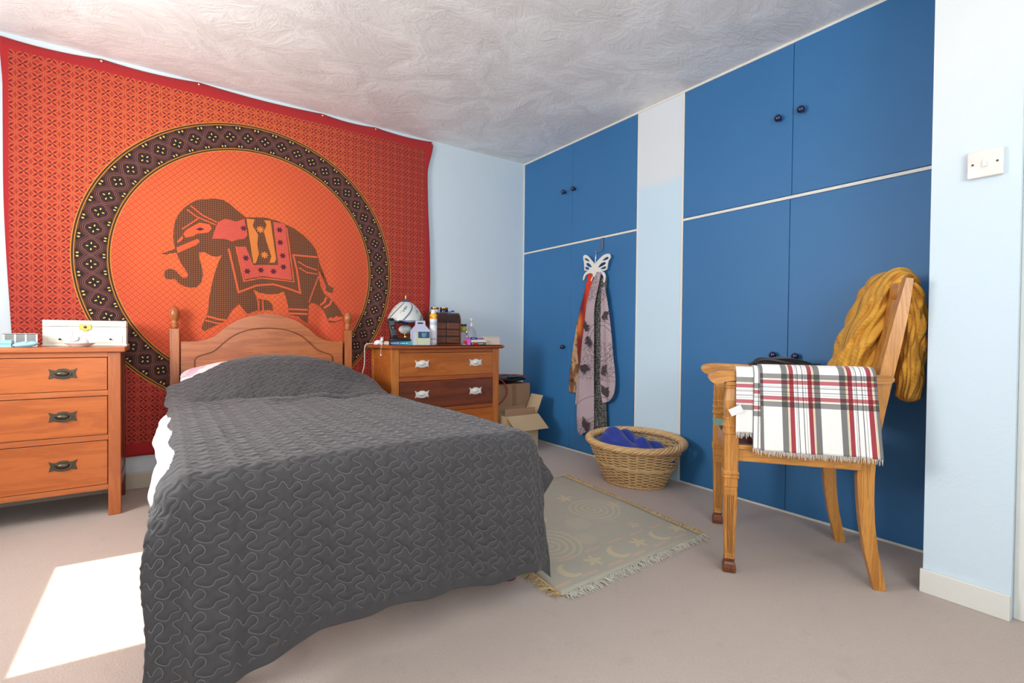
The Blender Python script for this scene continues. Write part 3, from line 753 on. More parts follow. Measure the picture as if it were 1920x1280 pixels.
# shaped back plate of a drawer pull: horned corners, crested middle
_h = [(-.0500, .0245), (-.036, .0175), (-.022, .0165), (-.0165, .0225), (0, .0245)]
PLATE = _h + [(-x, z) for x, z in reversed(_h[:-1])]
PLATE = PLATE + [(.043, .004), (.049, -.0215), (.032, -.0165), (.016, -.0225), (0, -.0240), (-.016, -.0225), (-.032, -.0165), (-.049, -.0215), (-.043, .004)]
def drawer_handle(x, y, z, mat, parent, hook_mat, sc=1.0):
    me = curve_mesh('handle', [[(a*sc, b*sc) for a, b in PLATE]], .002, .0006)
    for v in me.vertices: v.co = Vector((x+v.co.x, y-.002-v.co.z, z+v.co.y))
    h = link('handle', me, mat, parent)
    cup = B()
    lathe(cup, [(0, .0105), (.010, .0095), (.018, .0065), (.0235, .002), (.0245, 0)], (x, y-.003, z+.001*sc), 24, sx=1.05*sc, sy=.52*sc, M=Matrix.Rotation(PI/2, 3, 'X'))
    obj('cup', cup, mat, h, smooth=True)
    pts = [(x+.031*sc*math.cos(a), y-.007-.007*math.sin(-a), z+.004*sc+.0205*sc*math.sin(a)) for a in np.linspace(PI*1.0, PI*2.0, 15)]
    obj('bail', tube(B(), pts, .0024*sc, 8), mat, h, smooth=True)
    for a, b in ((-.041, .017), (.041, .017), (-.041, -.0155), (.041, -.0155)):
        sc_ = lathe(B(), [(.0026, 0), (.0026, .0012), (0, .0022)], (x+a*sc, y-.003, z+b*sc), 8, M=Matrix.Rotation(PI/2, 3, 'X'))
        obj('screw', sc_, hook_mat, h)
def chest(label, x0, x1, yf, yb, ztop, rows, leg_w, mats, hx, handle_mat, screw_mat, over, top_poly=None, bottom=.129, name='chest_of_drawers', sc=1.0):
    md, mv, mr, ms, mt = mats
    r = thing(name, label, 'chest of drawers', ((x0+x1)/2, yf, 0)); cx = (x0+x1)/2
    hw = (x1-x0)/2; dp = yb-yf
    for sx in (-1, 1):
        a = sx*hw; b = sx*(hw-leg_w)
        obj('leg', box(B(), (min(a, b), 0, 0), (max(a, b), .045, ztop-.024), .003), mv, r)
        obj('leg', box(B(), (min(a, b), dp-.045, 0), (max(a, b), dp, ztop-.024), .003), ms if ms is m_ch1s else mv, r)
        e = sx*(hw-.004); g = sx*(hw-.016)
        sp = obj('side_panel', box(B(), (min(e, g), .040, bottom), (max(e, g), dp-.040, ztop-.025), 0), ms, r)
        e = sx*hw
        obj('stile_rail', box(B(), (min(e, g), .0445, ztop-.10), (max(e, g), dp-.0445, ztop-.0255), .002), ms, sp)
        obj('stile_rail', box(B(), (min(e, g), .0445, bottom), (max(e, g), dp-.0445, bottom+.05), .002), ms, sp)
    if top_poly is None:
        obj('top', box(B(), (-hw-over, -over, ztop-.024), (hw+over, dp, ztop), .006, 3), mt, r)
    else:
        bm = B(); prism(bm, [(x, y) for x, y in top_poly], ztop-.026, ztop, Matrix.Rotation(0, 3, 'X'))
        for v in bm.verts: v.co = Vector((v.co.x, v.co.z, v.co.y))
        bmesh.ops.bevel(bm, geom=[e for e in bm.edges if abs(e.verts[0].co.z-e.verts[1].co.z) < 1e-5 and len(e.link_faces) == 2 and any(abs(f.normal.z) < .5 for f in e.link_faces)], offset=.007, segments=3, affect='EDGES')
        obj('top', bm, mt, r, auto=40)
    ih = hw-leg_w
    obj('gap_infill', box(B(), (-ih, .020, bottom), (ih, dp-.01, ztop-.026)), m_shadow, r)  # solid dark block inside, coloured as the shade between drawers
    zs = [ztop-.024] + [z for row in rows for z in row] + [bottom]
    for k in range(0, len(zs), 2):
        if zs[k]-zs[k+1] > .004: obj('rail', box(B(), (-ih, .002, zs[k+1]), (ih, .024, zs[k]), .001), mr, r)
    for k, (zt, zb) in enumerate(rows):
        d = obj('drawer', box(B(), (-ih+.0025, .0005, zb+.002), (ih-.0025, .020, zt-.003), .002), md[k], r)
        for h in hx: drawer_handle(h-cx, .0005, (zt+zb)/2+.004, handle_mat, d, screw_mat, sc)
    return r
chest('left orange pine three-drawer chest with dark bronze pulls under the white box', -1.085, -.167, 3.10, 3.488, .822, [(.775, .614), (.588, .398), (.372, .155)], .049,
      ([m_ch1]*3, m_ch1v, m_ch1r, m_ch1s, m_ch1r), (-.872, -.380), m_bronze, m_bronze, .020, bottom=.129)
cr = (1.223+2.066)/2
chest('right pine chest with white pulls and one darker drawer beside the bed', 1.223, 2.066, 3.10, 3.490, .822, [(.773, .610), (.581, .390), (.363, .150)], .053,
      ([m_ch2, m_ch2b, m_ch2], m_ch2v, m_ch2r, m_ch2, m_ch2r), (1.440, 1.862), m_hwhite, flat('tarnished_screw', lin(70, 74, 60), .5), .02,
      top_poly=[(1.235-.062-cr, .390), (1.235-.062-cr, .330), (1.235-.02-cr, -.020), (2.10-cr, -.020), (2.10-cr, .390)], bottom=.12, sc=1.02)

# ------------------------------------------------------------------ things on the left chest
TOP = .822
m_ivory = flat('ivory_lacquer', lin(240, 236, 222), .35, .02); m_line = flat('shadow_line', lin(170, 164, 150), .6)
m_gold = flat('polished_brass', lin(206, 166, 84), .22, .1, Metallic=1.0); m_chrome = flat('chrome', lin(200, 202, 206), .12, Metallic=1.0)
def jewellery_box():
    r = thing('jewellery_box', 'ivory jewellery box with a brass lock on the left chest', 'box', (-.318, 3.32, TOP+.0006))
    w, d, hh = .163, .15, .130
    obj('box_body', box(B(), (-w, 0, 0), (w, d, .098), .002), m_ivory, r)
    obj('lid', box(B(), (-w, 0, .0995), (w, d, hh), .002), m_ivory, r)
    obj('foot_trim', box(B(), (-w-.003, -.003, 0), (w+.003, d, .008), .002), m_ivory, r)
    for s in (-1, 1):
        dr_ = obj('drawer', box(B(), (min(s*.018, s*.146), -.003, .016), (max(s*.018, s*.146), .002, .056), .0015), m_ivory, r)
        obj('knob', lathe(B(), [(.0025, 0), (.0025, .004), (.005, .006), (.005, .009), (0, .011)], (s*.098, -.003, .035), 12, M=Matrix.Rotation(PI/2, 3, 'X')), m_bronze, dr_, smooth=True)
    lk = obj('lock_plate', box(B(), (-.026, -.004, .082), (.022, 0, .110), .0015), m_gold, r)
    obj('keyhole', lathe(B(), [(.007, 0), (.005, .002), (0, .0022)], (-.002, -.004, .096), 16, M=Matrix.Rotation(PI/2, 3, 'X')), m_bronze, lk)
    obj('latch', box(B(), (-.012, -.006, .077), (.010, 0, .083), .001), m_gold, lk)
jewellery_box()
m_china = flat('white_glazed_china', lin(238, 238, 240), .1, .02); m_china.set('Coat Weight', .5)
def trinket():
    r = thing('trinket_dish', 'small white china dish with a ring-holder figure and dark jewellery', 'dish', (-.330, 3.215, TOP+.0006))
    obj('plate', lathe(B(), [(0, .006), (.034, .006), (.052, .012), (.060, .017), (.061, .0185), (.058, .0185), (.050, .010), (.036, .002), (.034, 0), (0, 0)], seg=36), m_china, r, auto=50)
    bm = B(); lathe(bm, [(0, 0), (.016, .002), (.022, .012), (.020, .024), (.012, .033), (0, .036)], (.006, 0, .0075), 20, sx=1.25, sy=.8)
    lathe(bm, [(0, 0), (.009, .003), (.011, .011), (.008, .018), (0, .021)], (-.022, -.006, .022), 16)
    for k in range(4): lathe(bm, [(.006, 0), (.005, .012)], (.006+(-.014 if k % 2 else .014), -.008 if k < 2 else .008, .006), 10)
    fg = obj('figure', bm, m_china, r, smooth=True)
    obj('trunk', tube(B(), spline([(-.030, -.008, .034), (-.036, -.009, .028), (-.037, -.008, .044), (-.029, -.006, .058), (-.031, -.006, .074), (-.036, -.006, .080)], 6), [.0055-.0001*k for k in range(31)], 8), m_china, fg, smooth=True)
    for s in (-1, 1): obj('ear', lathe(B(), [(0, 0), (.008, .001), (.010, .003), (0, .004)], (-.010, s*.011-.003, .038), 14, sx=1, sy=1.2, M=Matrix.Rotation(PI/2, 3, 'X')), m_china, fg, smooth=True)
    jm = flat('oxidised_silver', lin(70, 66, 68), .25, .3, 200, Metallic=.9)
    for k in range(11):
        a = PI*1.1+k*.17*PI/1.2; rr_ = .041; px, py = rr_*math.cos(a), rr_*math.sin(a)*.9
        q = [(px+.0065*math.cos(t), py+.0065*math.sin(t), .0135+.003*math.sin(t*1+k)) for t in np.linspace(0, 2*PI, 12, endpoint=False)]
        obj('ring', tube(B(), q, .0016, 6, True), jm, r, smooth=True)
trinket()
m_glass = Mat('clear_glass', .03); m_glass.color((.95, .97, .97)); m_glass.set('Transmission Weight', 1.0); m_glass.set('IOR', 1.3)
m_mirror = flat('bevelled_mirror', lin(210, 208, 200), .08, .05, Metallic=1.0)
def glass_box():
    r = thing('glass_box', 'small mirrored glass trinket box at the left end of the left chest', 'box', (-.545, 3.26, TOP+.0006), .08)
    obj('glass_base', box(B(), (-.055, -.035, 0), (.055, .035, .004), .001), m_mirror, r)
    for a, b in (((-.055, -.035), (.055, -.032)), ((-.055, .032), (.055, .035)), ((-.055, -.035), (-.052, .035)), ((.052, -.035), (.055, .035))):
        obj('glass_side', box(B(), (a[0], a[1], .004), (b[0], b[1], .058), .0005), m_mirror, r)
    obj('lid', box(B(), (-.060, -.039, .058), (.060, .039, .064), .0015), m_mirror, r)
    for k in (-.055, -.018, .018, .055): obj('edge_strip', box(B(), (k-.003, -.0375, .002), (k+.003, -.0345, .060), .0008), m_white, r)
glass_box()
m_ltblue = flat('pale_turquoise_card', lin(150, 206, 226), .5, .06)
def bluebox():
    r = thing('gift_box', 'pale turquoise lidded box on the left chest before the mirrored box', 'box', (-.605, 3.165, TOP+.0006), .05)
    obj('box_base', box(B(), (-.045, -.03, 0), (.045, .03, .016), .001), m_ltblue, r)
    obj('lid', box(B(), (-.047, -.032, .0165), (.047, .032, .032), .0015), m_ltblue, r)
bluebox()
def pouch():
    r = thing('pouch', 'crumpled pale blue fabric pouch on the left chest right of the turquoise box', 'pouch', (-.513, 3.155, TOP+.0006))
    o = link('pouch_body', pillow_mesh('pouch_body', 0, 0, .0135, .046, .026, .0135, .8), flat('pale_blue_cloth', lin(158, 212, 232), .8, .12, 60), r)
    obj('drawstring', tube(B(), spline([(.004, -.022, .020), (.014, -.010, .027), (.028, -.008, .024), (.040, -.014, .016)], 6), .0016, 6), flat('blue_cord', lin(70, 140, 190), .6), r, smooth=True)
    obj('tab', lathe(B(), [(0, 0), (.006, 0), (.006, .002), (0, .002)], (-.045, -.015, .002), 10), m_china, r)
pouch()

# ------------------------------------------------------------------ things on the right chest
m_cream = flat('cream_glass_shade', lin(226, 232, 226), .22, .03); m_cream.set('Transmission Weight', .12)
m_dkblue = flat('slate_blue_glaze', lin(58, 84, 132), .18, .05)
def table_lamp():
    r = thing('table_lamp', 'white and blue table lamp with a scalloped dome shade on the right chest', 'lamp', (1.425, 3.35, TOP+.0006))
    m = m_china
    obj('base', lathe(B(), [(0, 0), (.056, 0), (.060, .006), (.058, .014), (.046, .026), (.030, .038), (.016, .046), (0, .048)], seg=40), m, r, auto=40)
    obj('collar', lathe(B(), [(.013, .046), (.019, .050), (.015, .056), (.014, .066), (.021, .072), (.018, .076), (.012, .078)], seg=28), m_gold, r, smooth=True)
    mb = Mat('china_with_blue_sprigs', .12); v = mb.voronoi(55); n = mb.noise(40, 2)
    mb.color(mb.mix((v.lt(.28))*n.ss(.5, .56), lin(226, 232, 232), lin(96, 136, 156)))
    obj('body', lathe(B(), [(.012, .076), (.030, .080), (.044, .092), (.050, .106), (.046, .120), (.032, .132), (.014, .138), (0, .139)], seg=40), mb, r, smooth=True)
    obj('neck', lathe(B(), [(.010, .137), (.013, .142), (.019, .146), (.024, .156), (.028, .172), (.030, .190), (.029, .200), (0, .200)], seg=32), m_dkblue, r, smooth=True)
    # dome of six petals with swirling grey ribs
    ms = Mat('painted_glass_shade', .18); x, y, z = ms.xyz()
    th = y.atan2(x)*(6/(2*PI)); sw = (th + (z-.17)*-7.0).fract()-.5
    c = ms.mix(sw.abs().gt(.44), lin(224, 230, 226), lin(120, 126, 142))
    v = ms.voronoi(60); n = ms.noise(70, 2); spr = (hyp(sw/.13, (z-.245)/.028).lt(1.0))*n.ss(.48, .56)
    c = ms.mix(spr*.9, c, lin(96, 150, 156))
    c = ms.mix(z.lt(.171), c, lin(140, 148, 160))
    ms.color(c); ms.set('Coat Weight', .6); ms.set('Transmission Weight', .1)
    prof = [(.128, .166), (.127, .176), (.122, .196), (.111, .222), (.094, .250), (.072, .276), (.048, .296), (.030, .307), (.018, .312)]
    bm = B(); seg = 72; rings = []
    for rr_, z_ in prof:
        k = (rr_-.018)/.11
        rings.append([bm.verts.new((rr_*(1+.018*k*abs(math.sin(3*a)))*math.cos(a), rr_*(1+.018*k*abs(math.sin(3*a)))*math.sin(a), z_ - .011*k**5*abs(math.sin(3*a+.4)))) for a in [2*PI*i/seg for i in range(seg)]])
    for a, b in zip(rings, rings[1:]):
        for i in range(seg): bm.faces.new((a[i], a[(i+1) % seg], b[(i+1) % seg], b[i]))
    sh = obj('shade', bm, ms, r, smooth=True); solid(sh, .003, -1)
    obj('shade_rim', tube(B(), [(v_.co.x, v_.co.y, v_.co.z) for v_ in sh.data.vertices[:72]], .0022, 6, True), m_dkblue, sh, smooth=True)
    obj('cap', lathe(B(), [(.040, .299), (.036, .306), (.022, .315), (.010, .321), (0, .322)], seg=28), m_dkblue, r, smooth=True)
    obj('finial', lathe(B(), [(.007, .320), (.009, .326), (.006, .330), (.009, .338), (.0095, .344), (.005, .354), (0, .360)], seg=16), m_gold, r, smooth=True)
    obj('bulb', lathe(B(), [(.013, .198), (.013, .215), (.026, .236), (.028, .250), (.020, .268), (0, .275)], seg=20), m_china, r, smooth=True)
    cable = spline([(-.05, .02, .005), (-.15, .07, .0045), (-.240, .09, .004), (-.262, .095, -.02), (-.262, .10, -.09), (-.268, .095, -.16), (-.290, .09, -.24), (-.282, .09, -.33), (-.292, .09, -.45), (-.28, .09, -.60)], 8)
    obj('cable', tube(B(), cable, .0028, 8), m_white, r, smooth=True)
table_lamp()
def book(r, lo, hi, cover, pages, spine='front', name='cover'):
    """closed book lying flat: boards, page block, spine facing -y"""
    t = .0018
    obj('pages', box(B(), (lo[0]+.003, lo[1]+.003, lo[2]+t), (hi[0]-.003, hi[1]-.003, hi[2]-t)), pages, r)
    bm = B(); box(bm, (lo[0], lo[1], lo[2]), (hi[0], hi[1], lo[2]+t), .0005); box(bm, (lo[0], lo[1], hi[2]-t), (hi[0], hi[1], hi[2]), .0005)
    box(bm, (lo[0], lo[1]-.001, lo[2]), (hi[0], lo[1]+.002, hi[2]), .0008)
    return obj(name, bm, cover, r)
m_pages = flat('cream_paper', lin(226, 212, 184), .9, .06, 80)
m_ink_w = flat('white_print', lin(244, 246, 246), .5)
def txt(body, size, loc, mat, parent, name='lettering', rx=PI/2, rz=0, ext=.0002):
    me = text_mesh(name, body, size, ext)
    Mx = Matrix.Translation(loc) @ Matrix.Rotation(rz, 4, 'Z') @ Matrix.Rotation(rx, 4, 'X')
    me.transform(Mx); return link(name, me, mat, parent)
def murder_book():
    r = thing('book', 'paperback with MURDER on its blue to green spine under the telephone', 'book', (1.335, 3.175, TOP+.0006), -.03)
    m = Mat('blue_green_cover', .35); x, y, z = m.xyz()
    m.color(((x+.095)/.20).ramp((0, lin(22, 40, 84)), (.35, lin(40, 120, 170)), (.65, lin(60, 170, 186)), (1, lin(150, 190, 130))))
    c = book(r, (-.100, 0, 0), (.102, .105, .0265), m, m_pages)
    txt('MURDER', .0150, (-.088, -.0015, .0075), m_ink_w, c)
    for a, b in ((-.022, -.014), (-.010, .012), (.017, .033)): obj('print_mark', box(B(), (a, -.0014, .0095), (b, -.0006, .0145)), m_ink_w, c)
murder_book()
def dark_book():
    r = thing('book', 'dark navy hardback lying behind the blue-green paperback', 'book', (1.385, 3.186, TOP+.0280), .06)
    book(r, (-.09, 0, 0), (.098, .062, .0085), flat('navy_cloth_cover', lin(36, 40, 70), .6), m_pages)
m_black = flat('black_plastic', lin(22, 22, 24), .32, .1)
m_screen = flat('grey_lcd', lin(86, 96, 100), .15, .05)
def phone():
    r = thing('cordless_phone', 'black cordless telephone standing in its charging cradle', 'telephone', (1.315, 3.222, TOP+.0276))
    obj('cradle', lathe(B(), [(0, 0), (.076, 0), (.082, .004), (.080, .011), (.066, .018), (.050, .022), (0, .023)], (.020, .006, 0), 36, sx=1, sy=.50), m_black, r, auto=40)
    obj('cradle_back', box(B(), (-.042, .010, .012), (.012, .050, .036), .010, 4), m_black, r, auto=40)
    rot = Matrix.Rotation(math.radians(-14), 3, 'X') @ Matrix.Rotation(math.radians(-6), 3, 'Y'); P = Vector((-.018, .022, .026))
    h = obj('handset', box(B(), (-.0225, -.011, 0), (.0225, .011, .134), .009, 4), m_black, r, auto=40)
    sc_ = obj('screen', box(B(), (-.0165, -.0122, .082), (.0165, -.0105, .112), .001), m_screen, h)
    bt = []
    km = flat('grey_key', lin(110, 112, 116), .4)
    for j in range(4):
        for i in range(3): bt.append(obj('key', box(B(), (-.0155+i*.0110, -.0124, .012+j*.0105), (-.0065+i*.0110, -.0105, .018+j*.0105), .001), km, h))
    bt.append(obj('navigation_key', lathe(B(), [(.0085, 0), (.0085, .0016), (0, .002)], (0, -.0108, .064), 18, M=Matrix.Rotation(PI/2, 3, 'X')), km, h))
    for o in [h, sc_] + bt:
        o.data.transform(Matrix.Translation(P) @ rot.to_4x4())
phone()
def small_white():
    r = thing('pull_charm', 'small white china animal with a beaded cord hanging over the chest edge', 'ornament', (1.210, 3.30, TOP+.0006))
    bm = B(); lathe(bm, [(0, 0), (.022, .001), (.030, .010), (.026, .022), (.014, .031), (0, .033)], (0, 0, 0), 18, sx=1.15, sy=.75)
    lathe(bm, [(0, 0), (.010, .003), (.012, .011), (.008, .019), (0, .021)], (.020, -.006, .024), 14)
    for s in (-1, 1): lathe(bm, [(0, 0), (.004, .003), (.0035, .010), (0, .013)], (.021+s*.006, -.006, .042), 10)
    for a, b in ((-.03, -.012), (-.018, -.018), (.012, -.018)): lathe(bm, [(.007, 0), (.008, .006), (.004, .012), (0, .013)], (a, b, 0), 10)
    obj('figure', bm, m_china, r, smooth=True)
    obj('cord', tube(B(), spline([(.010, -.022, .018), (-.004, -.080, .004), (-.017, -.108, .001), (-.0255, -.110, -.03), (-.0255, -.110, -.062)], 6), .0009, 6), m_white, r)
    obj('bead', lathe(B(), [(0, -.006), (.004, -.004), (.005, 0), (.004, .004), (0, .006)], (-.0255, -.110, -.066), 12), m_china, r, smooth=True)
small_white()
def gift_carton():
    r = thing('gift_carton', 'pale lilac gable carton with a cut handle and blue teddy window', 'carton', (1.466, 3.190, TOP+.0006), -.12)
    w, d, z1, z2 = .060, .036, .100, .168
    mc = flat('lilac_card', lin(196, 202, 226), .6, .03); mg = flat('pale_green_card', lin(206, 216, 184), .6, .05, 80)
    bm = B()
    lo = [(-w, -d, 0), (w, -d, 0), (w, d, 0), (-w, d, 0)]; mid = [(x, y, z1) for x, y, _ in lo]
    tp = [(-w*.62, -.004, z2-.034), (w*.62, -.004, z2-.034), (w*.62, .004, z2-.034), (-w*.62, .004, z2-.034)]
    V = [bm.verts.new(p) for p in lo+mid+tp]
    for a in (0, 4):
        for i in range(4): bm.faces.new((V[a+i], V[a+(i+1) % 4], V[a+4+(i+1) % 4], V[a+4+i]))
    bm.faces.new(V[0:4])
    obj('carton_body', bm, mc, r)
    hx = w*.62
    me = curve_mesh('carry_handle', [[(-hx, 0), (hx, 0), (hx*.9, .034), (-hx*.9, .034)], [(-.020, .012), (.020, .012), (.020, .022), (-.020, .022)]], .004)
    for v in me.vertices: v.co = Vector((v.co.x, v.co.z, z2-.034+v.co.y))
    link('carry_handle', me, mc, r)
    obj('green_front', box(B(), (-.028, -d-.001, .006), (w-.002, -d+.001, .046), 0), mg, r)
    obj('side_stripe', box(B(), (-.046, -d-.0012, .004), (-.032, -d+.001, .084), .0004), mg, r)
    wn = obj('window', box(B(), (-.026, -d-.0012, .048), (w-.004, -d+.001, .092), .001), flat('dark_window', lin(60, 84, 104), .15), r)
    bt = B()
    tb = flat('blue_plush', lin(98, 150, 182), .9, .2, 120)
    lathe(bt, [(0, -.016), (.013, -.012), (.019, 0), (.013, .012), (0, .016)], (.016, -d-.0015, .066), 18, sx=1, sy=.22)
    for s in (-1, 1): lathe(bt, [(0, -.006), (.006, -.003), (.006, .003), (0, .006)], (.016+s*.013, -d-.0015, .081), 12, sx=1, sy=.3)
    obj('blue_toy', bt, tb, wn, smooth=True)
gift_carton()
def aerosol():
    r = thing('spray_can', 'white aerosol can with a yellow and orange shoulder band', 'spray can', (1.566, 3.190, TOP+.0006))
    m = Mat('white_can_print', .3); x, y, z = m.xyz(); n = m.noise(140, 2); lines = ((z*190).sin()).gt(.2)
    c = m.mix((z.lt(.055))*lines*n.ss(.5, .52)*.6, lin(232, 234, 240), lin(60, 70, 90))
    c = m.mix((z-.150).abs().lt(.012), c, lin(190, 196, 208)); m.color(c)
    obj('can', lathe(B(), [(0, 0), (.024, 0), (.0262, .003), (.0262, .182), (.025, .185)], seg=32), m, r, auto=40)
    my = Mat('yellow_band', .3); _, _, z2 = my.xyz(); nn = my.noise(60, 1)
    my.color(my.mix((z2.lt(.202))*nn.ss(.5, .55), lin(246, 192, 30), lin(226, 104, 20)))
    obj('shoulder', lathe(B(), [(.0262, .183), (.0268, .186), (.0268, .204), (.024, .214), (.018, .219)], seg=32), my, r, auto=40)
    obj('cap', lathe(B(), [(.0185, .217), (.0180, .232), (.0150, .243), (.009, .247), (0, .248)], seg=28), flat('white_plastic', lin(236, 236, 238), .35), r, smooth=True)
aerosol()
m_mah = wood('dark_mahogany', lin(44, 22, 12), lin(70, 36, 22), 0, 14, knots=False); m_mahv = wood('mahogany_edge', lin(88, 50, 30), lin(126, 78, 48), 2, 14, knots=False)
m_mahd = wood('brown_tiny_drawer', lin(92, 54, 36), lin(128, 80, 54), 0, 14, knots=False); m_brassy = flat('dull_brass', lin(150, 130, 96), .3, Metallic=.8)
def mini_chest():
    r = thing('trinket_chest', 'small dark wooden roll-top chest of six tiny drawers', 'trinket chest', (1.700, 3.245, TOP+.0006), -.03)
    w, d, hh = .118, .105, .236
    prof = [(0, 0), (d, 0), (d, hh), (.050, hh), (.030, hh-.006), (.014, hh-.022), (.003, hh-.045), (0, hh-.070)]
    for s in (-1, 1):
        bm = B(); prism(bm, prof, -.004, .004)
        for v in bm.verts: v.co = Vector((s*(w-.004)+v.co.y, v.co.x, v.co.z))
        obj('side', bm, m_mahv, r)
    obj('case', box(B(), (-w+.008, .006, .004), (w-.008, d-.002, .172)), m_mah, r)
    bm = B(); top = spline([(p[0]+.002, p[1]-.002) for p in prof[2:]], 4); pts = [(p.x, p.y) for p in top]
    ring = pts + [(.010, hh-.072), (d-.002, hh-.072)]
    prism(bm, ring, -w+.0085, w-.0085)
    for v in bm.verts: v.co = Vector((v.co.y, v.co.x, v.co.z))
    rt = obj('roll_top', bm, m_mah, r)
    obj('pull', tube(B(), [(-.012, .0035, hh-.058), (-.010, -.004, hh-.060), (.010, -.004, hh-.060), (.012, .0035, hh-.058)], .0018, 6), m_bronze, rt)
    for j in range(3):
        for i in (-1, 1):
            x0 = -w+.012 if i < 0 else .003; z0 = .012+j*.0515
            dd = obj('drawer', box(B(), (x0, -.001, z0), (x0+w-.017, .010, z0+.044), .003), m_mahd, r)
            cx = x0+(w-.017)/2
            obj('handle', tube(B(), [(cx-.011, -.001, z0+.026), (cx-.009, -.007, z0+.020), (cx+.009, -.007, z0+.020), (cx+.011, -.001, z0+.026)], .0018, 6), m_brassy, dd)
    obj('back', box(B(), (-w+.008, d-.006, 0), (w-.008, d, hh-.004)), m_mah, r)
    obj('base_moulding', box(B(), (-w+.004, -.002, .0), (w-.004, d-.008, .0035), .001), m_mahv, r)
mini_chest()
def jar(x, y, body, name_label, rj, hj, lid_h=.014):
    r = thing('cosmetic_jar', name_label, 'jar', (x, y, TOP+.2372))
    obj('jar_body', lathe(B(), [(0, 0), (rj*.9, 0), (rj, .003), (rj, hj-.004), (rj*.92, hj), (0, hj)], seg=28), body, r, auto=40)
    obj('lid', lathe(B(), [(rj*.94, hj), (rj*.98, hj+.002), (rj*.98, hj+lid_h-.002), (rj*.92, hj+lid_h), (0, hj+lid_h)], seg=28), m_gold, r, auto=40)
jar(1.640, 3.318, flat('pearl_glass', lin(206, 210, 214), .12), 'pale cosmetic jar with a gold lid on the roll-top chest', .030, .020, .016)
jar(1.712, 3.312, flat('midnight_blue_glass', lin(24, 30, 78), .08), 'midnight blue cosmetic jar with a gold lid on the roll-top chest', .031, .024, .013)
def blue_thing():
    r = thing('hair_clip', 'small bright blue clip lying on the roll-top chest', 'clip', (1.778, 3.310, TOP+.2372))
    mb = flat('bright_blue_plastic', lin(40, 62, 170), .3)
    obj('clip_body', tube(B(), spline([(-.03, 0, .004), (-.01, -.004, .007), (.012, 0, .010), (.022, .003, .005)], 5), .0036, 8), mb, r, smooth=True)
    obj('bow', lathe(B(), [(0, -.008), (.006, -.005), (.008, 0), (.006, .005), (0, .008)], (.006, 0, .012), 12), mb, r, smooth=True)
blue_thing()
m_clear = Mat('clear_plastic', .08); m_clear.color((.93, .93, .96)); m_clear.set('Transmission Weight', .9); m_clear.set('IOR', 1.15)
def pump_bottle():
    r = thing('pump_bottle', 'clear plastic bottle with a white pump dispenser', 'bottle', (1.938, 3.300, TOP+.0006), -.2)
    obj('bottle', lathe(B(), [(0, 0), (.038, 0), (.040, .004), (.040, .085), (.034, .105), (.020, .122), (.012, .128), (.012, .138), (0, .138)], seg=32, sy=.7), m_clear, r, smooth=True)
    obj('lotion', lathe(B(), [(0, .004), (.036, .004), (.036, .046), (0, .046)], seg=28, sy=.68), flat('pink_lotion', lin(226, 170, 206), .3), r, auto=40)
    wp = flat('white_pump', lin(240, 240, 242), .35)
    bm = B(); lathe(bm, [(.0145, .137), (.0150, .156), (.013, .160), (.006, .162), (.0055, .176), (.011, .180), (.012, .194), (.008, .199), (0, .200)], seg=24)
    pm = obj('pump', bm, wp, r, auto=40)
    obj('spout', tube(B(), [(0, 0, .192), (-.018, -.006, .195), (-.034, -.011, .194), (-.040, -.013, .188)], .0042, 10), wp, pm, smooth=True)
    obj('dip_tube', tube(B(), [(-.002, 0, .012), (0, 0, .138)], .0028, 8), wp, pm)
pump_bottle()
def yellow_bottle():
    r = thing('bottle', 'clear bottle with a yellow label and navy cap beside the roll-top chest', 'bottle', (1.892, 3.338, TOP+.0006))
    obj('bottle_body', lathe(B(), [(0, 0), (.022, 0), (.023, .003), (.023, .130), (.018, .140), (0, .140)], seg=24), m_clear, r, auto=40)
    obj('label', lathe(B(), [(.0234, .092), (.0234, .138)], seg=24), flat('yellow_label', lin(196, 186, 78), .4), r, smooth=True)
    obj('cap', lathe(B(), [(.025, .139), (.026, .142), (.025, .154), (0, .155)], seg=24), flat('navy_cap', lin(30, 44, 96), .35), r, auto=40)
yellow_bottle()
def perfume():
    r = thing('perfume_bottle', 'slim perfume bottle with amber liquid close to the roll-top chest', 'bottle', (1.848, 3.205, TOP+.0006))
    obj('flask', box(B(), (-.010, -.008, 0), (.010, .008, .070), .003, 3), m_clear, r, auto=40)
    obj('scent', box(B(), (-.0065, -.005, .046), (.0065, .005, .066), .002), flat('amber_liquid', lin(226, 196, 140), .2), r)
    obj('stopper', lathe(B(), [(.006, .070), (.006, .082), (.008, .086), (.006, .104), (0, .112)], seg=16), m_chrome, r, smooth=True)
perfume()
def nail_red():
    r = thing('small_bottle', 'tiny red bottle in front of the pump bottle', 'bottle', (1.784, 3.125, TOP+.0006))
    obj('bottle_glass', lathe(B(), [(0, .008), (.009, .008), (.0105, .012), (.0105, .028), (.006, .032), (0, .033)], seg=16), flat('red_lacquer', lin(206, 26, 44), .15), r, smooth=True)
    obj('base', lathe(B(), [(0, 0), (.012, 0), (.012, .008), (0, .009)], seg=16), m_clear, r)
nail_red()
def pink_box():
    r = thing('pink_box', 'upright magenta box left of the two stacked paperbacks', 'box', (1.814, 3.130, TOP+.0006), -.1)
    mp_ = flat('magenta_card', lin(224, 108, 214), .3, .12, 40)
    obj('carton', box(B(), (-.012, -.018, 0), (.012, .018, .052), .001), mp_, r)
    obj('flap', box(B(), (-.0125, -.0185, .044), (.0125, .0185, .0535), .0006), flat('violet_card', lin(150, 90, 196), .3), r)
pink_box()
def book2(z, label, cover, loc, rz, size, band=None):
    r = thing('book', label, 'book', loc, rz)
    c = book(r, (-size[0], 0, 0), (size[0], size[1], size[2]), cover, m_pages)
    return r, c
